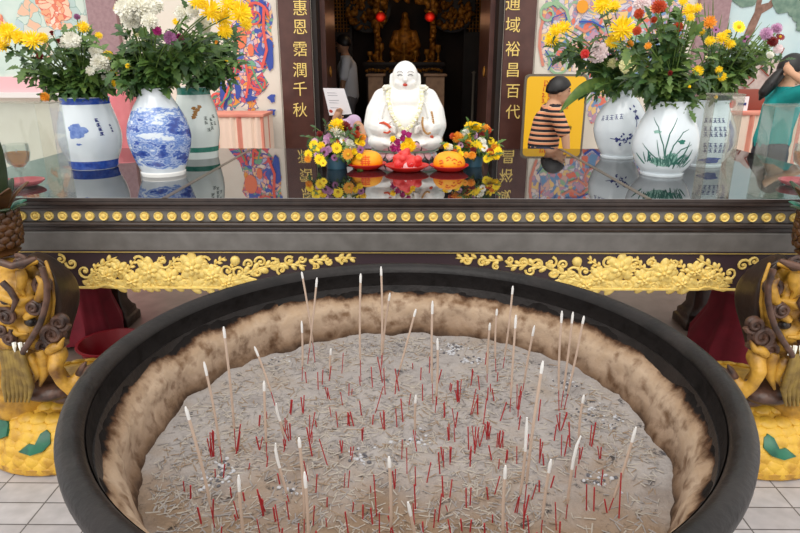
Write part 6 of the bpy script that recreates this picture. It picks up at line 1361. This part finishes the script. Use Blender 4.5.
# ------------------------------------------------------------------ people
def head_rot(face, up=(0, 0, 1)):
    f = V(face).normalized(); r = f.cross(V(up)).normalized(); u = r.cross(f); return Matrix((r, f, u)).transposed()   # x right, y forward, z up
def person(name_label, loc, J, s, face, skin='skin', shirt=None, pants=None, hairstyle='short', voxel=.008, sleeve=.75, shoes=True):
    loc = V(loc); j = {k: V(v) for k, v in J.items() if k != 'pony'}
    t = thing('person', name_label, 'person', loc)
    Hr = head_rot(face); hc = j['head']
    mb = MB(); W = lambda p: hc + Hr @ (V(p) * s)
    mb.ell(hc, (.074 * s, .094 * s, .108 * s), Hr, 18, 12); mb.ell(W((0, .022, -.055)), (.056 * s, .066 * s, .062 * s), Hr, 14, 10)
    mb.ell(W((0, .066, -.098)), (.022 * s, .02 * s, .018 * s), Hr, 10, 6)
    mb.chain([W((0, .092, .012)), W((0, .108, -.026))], [.008 * s, .014 * s], 8)
    mb.ell(W((0, .085, -.060)), (.022 * s, .012 * s, .009 * s), Hr, 10, 6)
    for e in (-1, 1): mb.ell(W((e * .076, -.006, -.012)), (.010 * s, .020 * s, .030 * s), Hr, 10, 8); mb.ell(W((e * .032, .082, .022)), (.024 * s, .012 * s, .010 * s), Hr, 8, 6)
    mb.chain([hc + Hr @ V((0, -.015 * s, -.07 * s)), j['neck']], [.052 * s, .056 * s], 12)
    mb.chain([j['neck'], j['chest'], j['waist'], j['pelvis']], [.07 * s, .125 * s, .115 * s, .13 * s], 14)
    for a in 'LR':
        mb.chain([j['sh' + a], j['el' + a], j['wr' + a]], [.052 * s, .040 * s, .027 * s], 10)
        mb.chain([j['chest'], j['sh' + a]], [.10 * s, .056 * s], 10)
        wr = j['wr' + a]; d = (wr - j['el' + a]).normalized(); hd = j.get('hand' + a); d = (V(hd) - wr).normalized() if hd is not None else d
        n = V(face).normalized(); sd = d.cross(n)
        sd = sd.normalized() if sd.length > .1 else d.orthogonal().normalized(); nn = sd.cross(d)
        pal = wr + d * .075 * s
        mb.chain([wr, wr + d * .04 * s, pal], [.026 * s, .034 * s, .032 * s], 8)
        for q in range(4):
            o = sd * (.024 - .016 * q) * s; L_ = (.068, .078, .074, .058)[q] * s
            p0 = pal + o; p1 = p0 + d * L_ * .5 + nn * .008 * s; p2 = p0 + d * L_ * .9 + nn * .022 * s; mb.chain([p0 - d * .02 * s, p1, p2], [.0095 * s, .0090 * s, .0075 * s], 6)
        p0 = wr + d * .03 * s + sd * .026 * s; mb.chain([p0, p0 + d * .03 * s + sd * .022 * s, p0 + d * .06 * s + sd * .026 * s + nn * .01 * s], [.012 * s, .011 * s, .009 * s], 6)
        mb.chain([j['pelvis'] + (j['hip' + a] - j['pelvis']) * .4, j['hip' + a], j['kn' + a], j['an' + a]], [.11 * s, .085 * s, .056 * s, .04 * s], 10)
        ft = V((face[0], face[1], 0)); ft = ft.normalized() if ft.length > .1 else V((0, -1, 0))
        mb.chain([j['an' + a] - ft * .02 * s, j['an' + a] + ft * .12 * s - V((0, 0, .045 * s))], [.042 * s, .032 * s], 8)
    body = fuse(mb.build('body', M[skin], t), voxel * s, 2, .4)
    # face
    for e in (-1, 1):
        MB().ell(W((e * .031, .088, .012)), (.012 * s, .006 * s, .006 * s), Hr, 8, 6).build('eye', M['ink_black'], t)
        MB().tube([W((e * .016, .094, .030)), W((e * .034, .092, .036)), W((e * .052, .080, .030))], .0035 * s, 5).build('eyebrow', M['hair'], t)
    MB().ell(W((0, .097, -.060)), (.020 * s, .006 * s, .005 * s), Hr, 8, 6).build('mouth', M['lip_red'], t)
    # hair
    mb = MB(); Ra = (.083 * s, .104 * s, .116 * s); vs_ = []; nu, nv = 24, 14
    for i in range(nv + 1):
        th = math.pi * .72 * i / nv
        for k in range(nu):
            ph = 6.2832 * k / nu; d = V((math.sin(th) * math.cos(ph), math.sin(th) * math.sin(ph), math.cos(th)))
            az_ = math.sin(ph)      # +1 = straight ahead
            lim = (.34 + .17 * min(1, (1 - az_) / .75)) if az_ > .25 else (.50 + .10 * min(1, (.25 - az_) / .6))
            th2 = min(th, math.pi * lim); d = V((math.sin(th2) * math.cos(ph), math.sin(th2) * math.sin(ph), math.cos(th2)))
            vs_.append(hc + Hr @ V((d.x * Ra[0], d.y * Ra[1] - .004 * s, d.z * Ra[2] + .004 * s)))
    mb.add(vs_, [(i * nu + k, i * nu + (k + 1) % nu, (i + 1) * nu + (k + 1) % nu, (i + 1) * nu + k) for i in range(nv) for k in range(nu)])
    hair = bake(mb.build('hair', M['hair'], t), [('SOLIDIFY', dict(thickness=.012 * s, offset=1))])
    if hairstyle == 'ponytail':
        pt = J['pony']; MB().chain([V(p) for p in pt], [.036 * s, .046 * s, .05 * s, .042 * s, .012 * s][:len(pt)], 10).build('ponytail', M['hair'], hair)
    # clothes
    if shirt:
        mb = MB(); mb.chain([j['neck'] - V((0, 0, .02 * s)), j['chest'], j['waist'], j['pelvis'] + (j['waist'] - j['pelvis']) * .15], [.078 * s, .142 * s, .135 * s, .145 * s], 16)
        for a in 'LR':
            e = j['sh' + a].lerp(j['el' + a], sleeve); mb.chain([j['chest'], j['sh' + a], e], [.115 * s, .072 * s, .062 * s], 12)
        fuse(mb.build('shirt', M[shirt], t), .012 * s, 3)
    if pants:
        mb = MB(); mb.chain([j['pelvis'] + (j['waist'] - j['pelvis']) * .25, j['pelvis']], [.138 * s, .142 * s], 14)
        for a in 'LR': mb.chain([j['pelvis'] + (j['hip' + a] - j['pelvis']) * .5, j['hip' + a], j['kn' + a], j['an' + a] + V((0, 0, .03))], [.12 * s, .098 * s, .07 * s, .06 * s], 12)
        fuse(mb.build('trousers', M[pants], t), .013 * s, 3)
    if shoes:
        ft = V((face[0], face[1], 0)).normalized() if V((face[0], face[1], 0)).length > .1 else V((0, -1, 0))
        for a in 'LR': MB().chain([j['an' + a] - ft * .03 * s - V((0, 0, .02 * s)), j['an' + a] + ft * .14 * s - V((0, 0, .045 * s))], [.055 * s, .042 * s], 10).build('shoe', M['ink_black'], t)
    return t
# boy in the striped shirt: seen from the side, turned right and a little away, arm hanging
Yb = 5.25
hd = P(559, 91, Yb); sb = .90; X0 = hd.x; zn = hd.z - .115
fb = V((.98, -.08, -.12))
J = dict(head=hd, neck=(X0 - .035, Yb, zn), chest=(X0 - .07, Yb, zn - .14), waist=(X0 - .085, Yb, zn - .19), pelvis=(X0 - .10, Yb, zn - .33),
         shL=(X0 - .05, Yb + .15, zn - .05), elL=(X0 - .02, Yb + .2, zn - .26), wrL=(X0 + .08, Yb + .2, zn - .42),
         shR=(X0 - .05, Yb - .15, zn - .05), elR=(X0 + .03, Yb - .20, zn - .22), wrR=(X0 + .06, Yb - .2, zn - .40), handR=(X0 + .07, Yb - .2, zn - .5),
         hipL=(X0 - .10, Yb + .09, zn - .44), knL=(X0 - .06, Yb + .10, .36), anL=(X0 - .10, Yb + .10, .06), hipR=(X0 - .10, Yb - .09, zn - .44), knR=(X0 - .09, Yb - .10, .36), anR=(X0 - .16, Yb - .10, .06))
person('boy in an orange and black striped shirt standing before the yellow notice', (X0 - .1, Yb, 0), J, sb, fb, shirt='stripes', pants='denim', sleeve=.8)
# woman in teal: profile facing right, ponytail, hand raised to the back of her neck
Yw = 5.3
hd = P(792, 70, Yw); X0 = hd.x; zn = hd.z - .145; sw = 1.0
J = dict(head=hd, neck=(X0 - .03, Yw, zn), chest=(X0 - .03, Yw, zn - .15), waist=(X0 - .05, Yw, zn - .31), pelvis=(X0 - .06, Yw, zn - .44),
         shL=(X0 - .02, Yw + .16, zn - .05), elL=(X0 + .16, Yw + .2, zn - .22), wrL=(X0 + .30, Yw + .12, zn - .12), 
         shR=(X0 - .05, Yw - .16, zn - .05), elR=(X0 - .02, Yw - .36, zn + .02), wrR=(X0 - .10, Yw - .18, zn + .12), handR=(X0 - .11, Yw - .08, zn + .18),
         hipL=(X0 - .06, Yw + .09, zn - .52), knL=(X0 - .02, Yw + .09, .48), anL=(X0 - .05, Yw + .09, .06), hipR=(X0 - .06, Yw - .09, zn - .52), knR=(X0 - .03, Yw - .09, .48), anR=(X0 - .12, Yw - .09, .06),
         pony=[P(784, 70, Yw - .02), P(778, 76, Yw - .03), P(771, 84, Yw - .03), P(764, 92, Yw - .02), P(760, 99, Yw)])
person('woman in a teal top with a long black ponytail, hand raised to her neck', (X0 - .06, Yw, 0), J, sw, (.98, .15, -.05), shirt='teal_cloth', pants='denim', hairstyle='ponytail', sleeve=.6)
# man in a white shirt inside the hall, turned away to the left
Ym = 9.3
hd = P(343, 44, Ym); X0 = hd.x; zn = hd.z - .17; f0 = .15
J = dict(head=hd, neck=(X0 + .03, Ym, zn), chest=(X0 + .05, Ym, zn - .15), waist=(X0 + .07, Ym, zn - .40), pelvis=(X0 + .07, Ym, zn - .56),
         shL=(X0 + .06, Ym - .18, zn - .05), elL=(X0 + .01, Ym - .22, zn - .33), wrL=(X0 - .03, Ym - .2, zn - .56), shR=(X0 + .05, Ym + .18, zn - .05), elR=(X0 + .06, Ym + .22, zn - .32), wrR=(X0 - .06, Ym + .2, zn - .50),
         hipL=(X0 + .07, Ym - .09, zn - .62), knL=(X0 + .05, Ym - .09, .63), anL=(X0 + .09, Ym - .09, f0 + .06), hipR=(X0 + .07, Ym + .09, zn - .62), knR=(X0 + .03, Ym + .09, .63), anR=(X0 + .05, Ym + .09, f0 + .06))
person('man in a white short sleeved shirt standing in the dark hall facing left', (X0 + .06, Ym, f0), J, 1.0, (-.9, .4, 0), skin='skin_dim', shirt='white_cloth', pants='grey_cloth', sleeve=.8)
# person bending down behind the table, holding a sheet of paper
Yp = 4.45
sh = P(345, 121, Yp); X0 = sh.x
hd = P(336, 134, Yp - .22)
J = dict(head=hd, neck=(X0 - .04, Yp - .10, sh.z - .03), chest=(X0, Yp + .02, sh.z - .09), waist=(X0 + .05, Yp + .24, sh.z - .18), pelvis=(X0 + .08, Yp + .36, sh.z - .30),
         shL=P(354, 122, Yp + .0), elL=P(364, 132, Yp - .10), wrL=P(360, 148, Yp - .22), shR=P(337, 126, Yp - .05), elR=P(331, 138, Yp - .16), wrR=P(334, 122, Yp - .24), handR=P(338, 114, Yp - .25),
         hipL=(X0 + .17, Yp + .38, sh.z - .34), knL=(X0 + .20, Yp + .10, .45), anL=(X0 + .20, Yp + .36, .06), hipR=(X0 - .01, Yp + .38, sh.z - .34), knR=(X0 - .04, Yp + .10, .45), anR=(X0 - .04, Yp + .36, .06))
person('person in a lilac top bending down behind the table left of the white statue', (X0 + .08, Yp + .36, 0), J, .74, (-.35, -.75, -.55), skin='skin_dim', shirt='lilac_cloth', pants='denim', sleeve=.12)
a = [P(323, 88, Yp - .27), P(344, 88.5, Yp - .27), P(352, 114, Yp - .25), P(329.5, 115.5, Yp - .25)]
t = thing('paper_sheet', 'white sheet of paper with a small red stamp held up by the bending person', 'paper', sum(a, V()) / 4)
MB().slab(a, (0, 1, .1), .0012).build('sheet', M['paper'], t, smooth=False)
e1, e2 = (a[1] - a[0]), (a[3] - a[0]); mb = MB()
M['grey_print'] = mat('grey print', (176, 170, 176), .8)
for k in range(7):
    if k in (2, 5): continue
    p = a[0] + e1 * .14 + e2 * (.16 + .09 * k); mb.slab([p, p + e1 * rd.uniform(.3, .68), p + e1 * .5 + e2 * .02, p + e2 * .02], (0, -1, 0), .0008)
mb.build('printed_lines', M['grey_print'], t, smooth=False)
p = a[0] + e1 * .12 + e2 * .84; MB().slab([p + e1 * .09 * math.cos(q * .5236) + e2 * .06 * math.sin(q * .5236) for q in range(12)], (0, -1, 0), .0009).build('red_stamp', M['lip_red'], t, smooth=False)
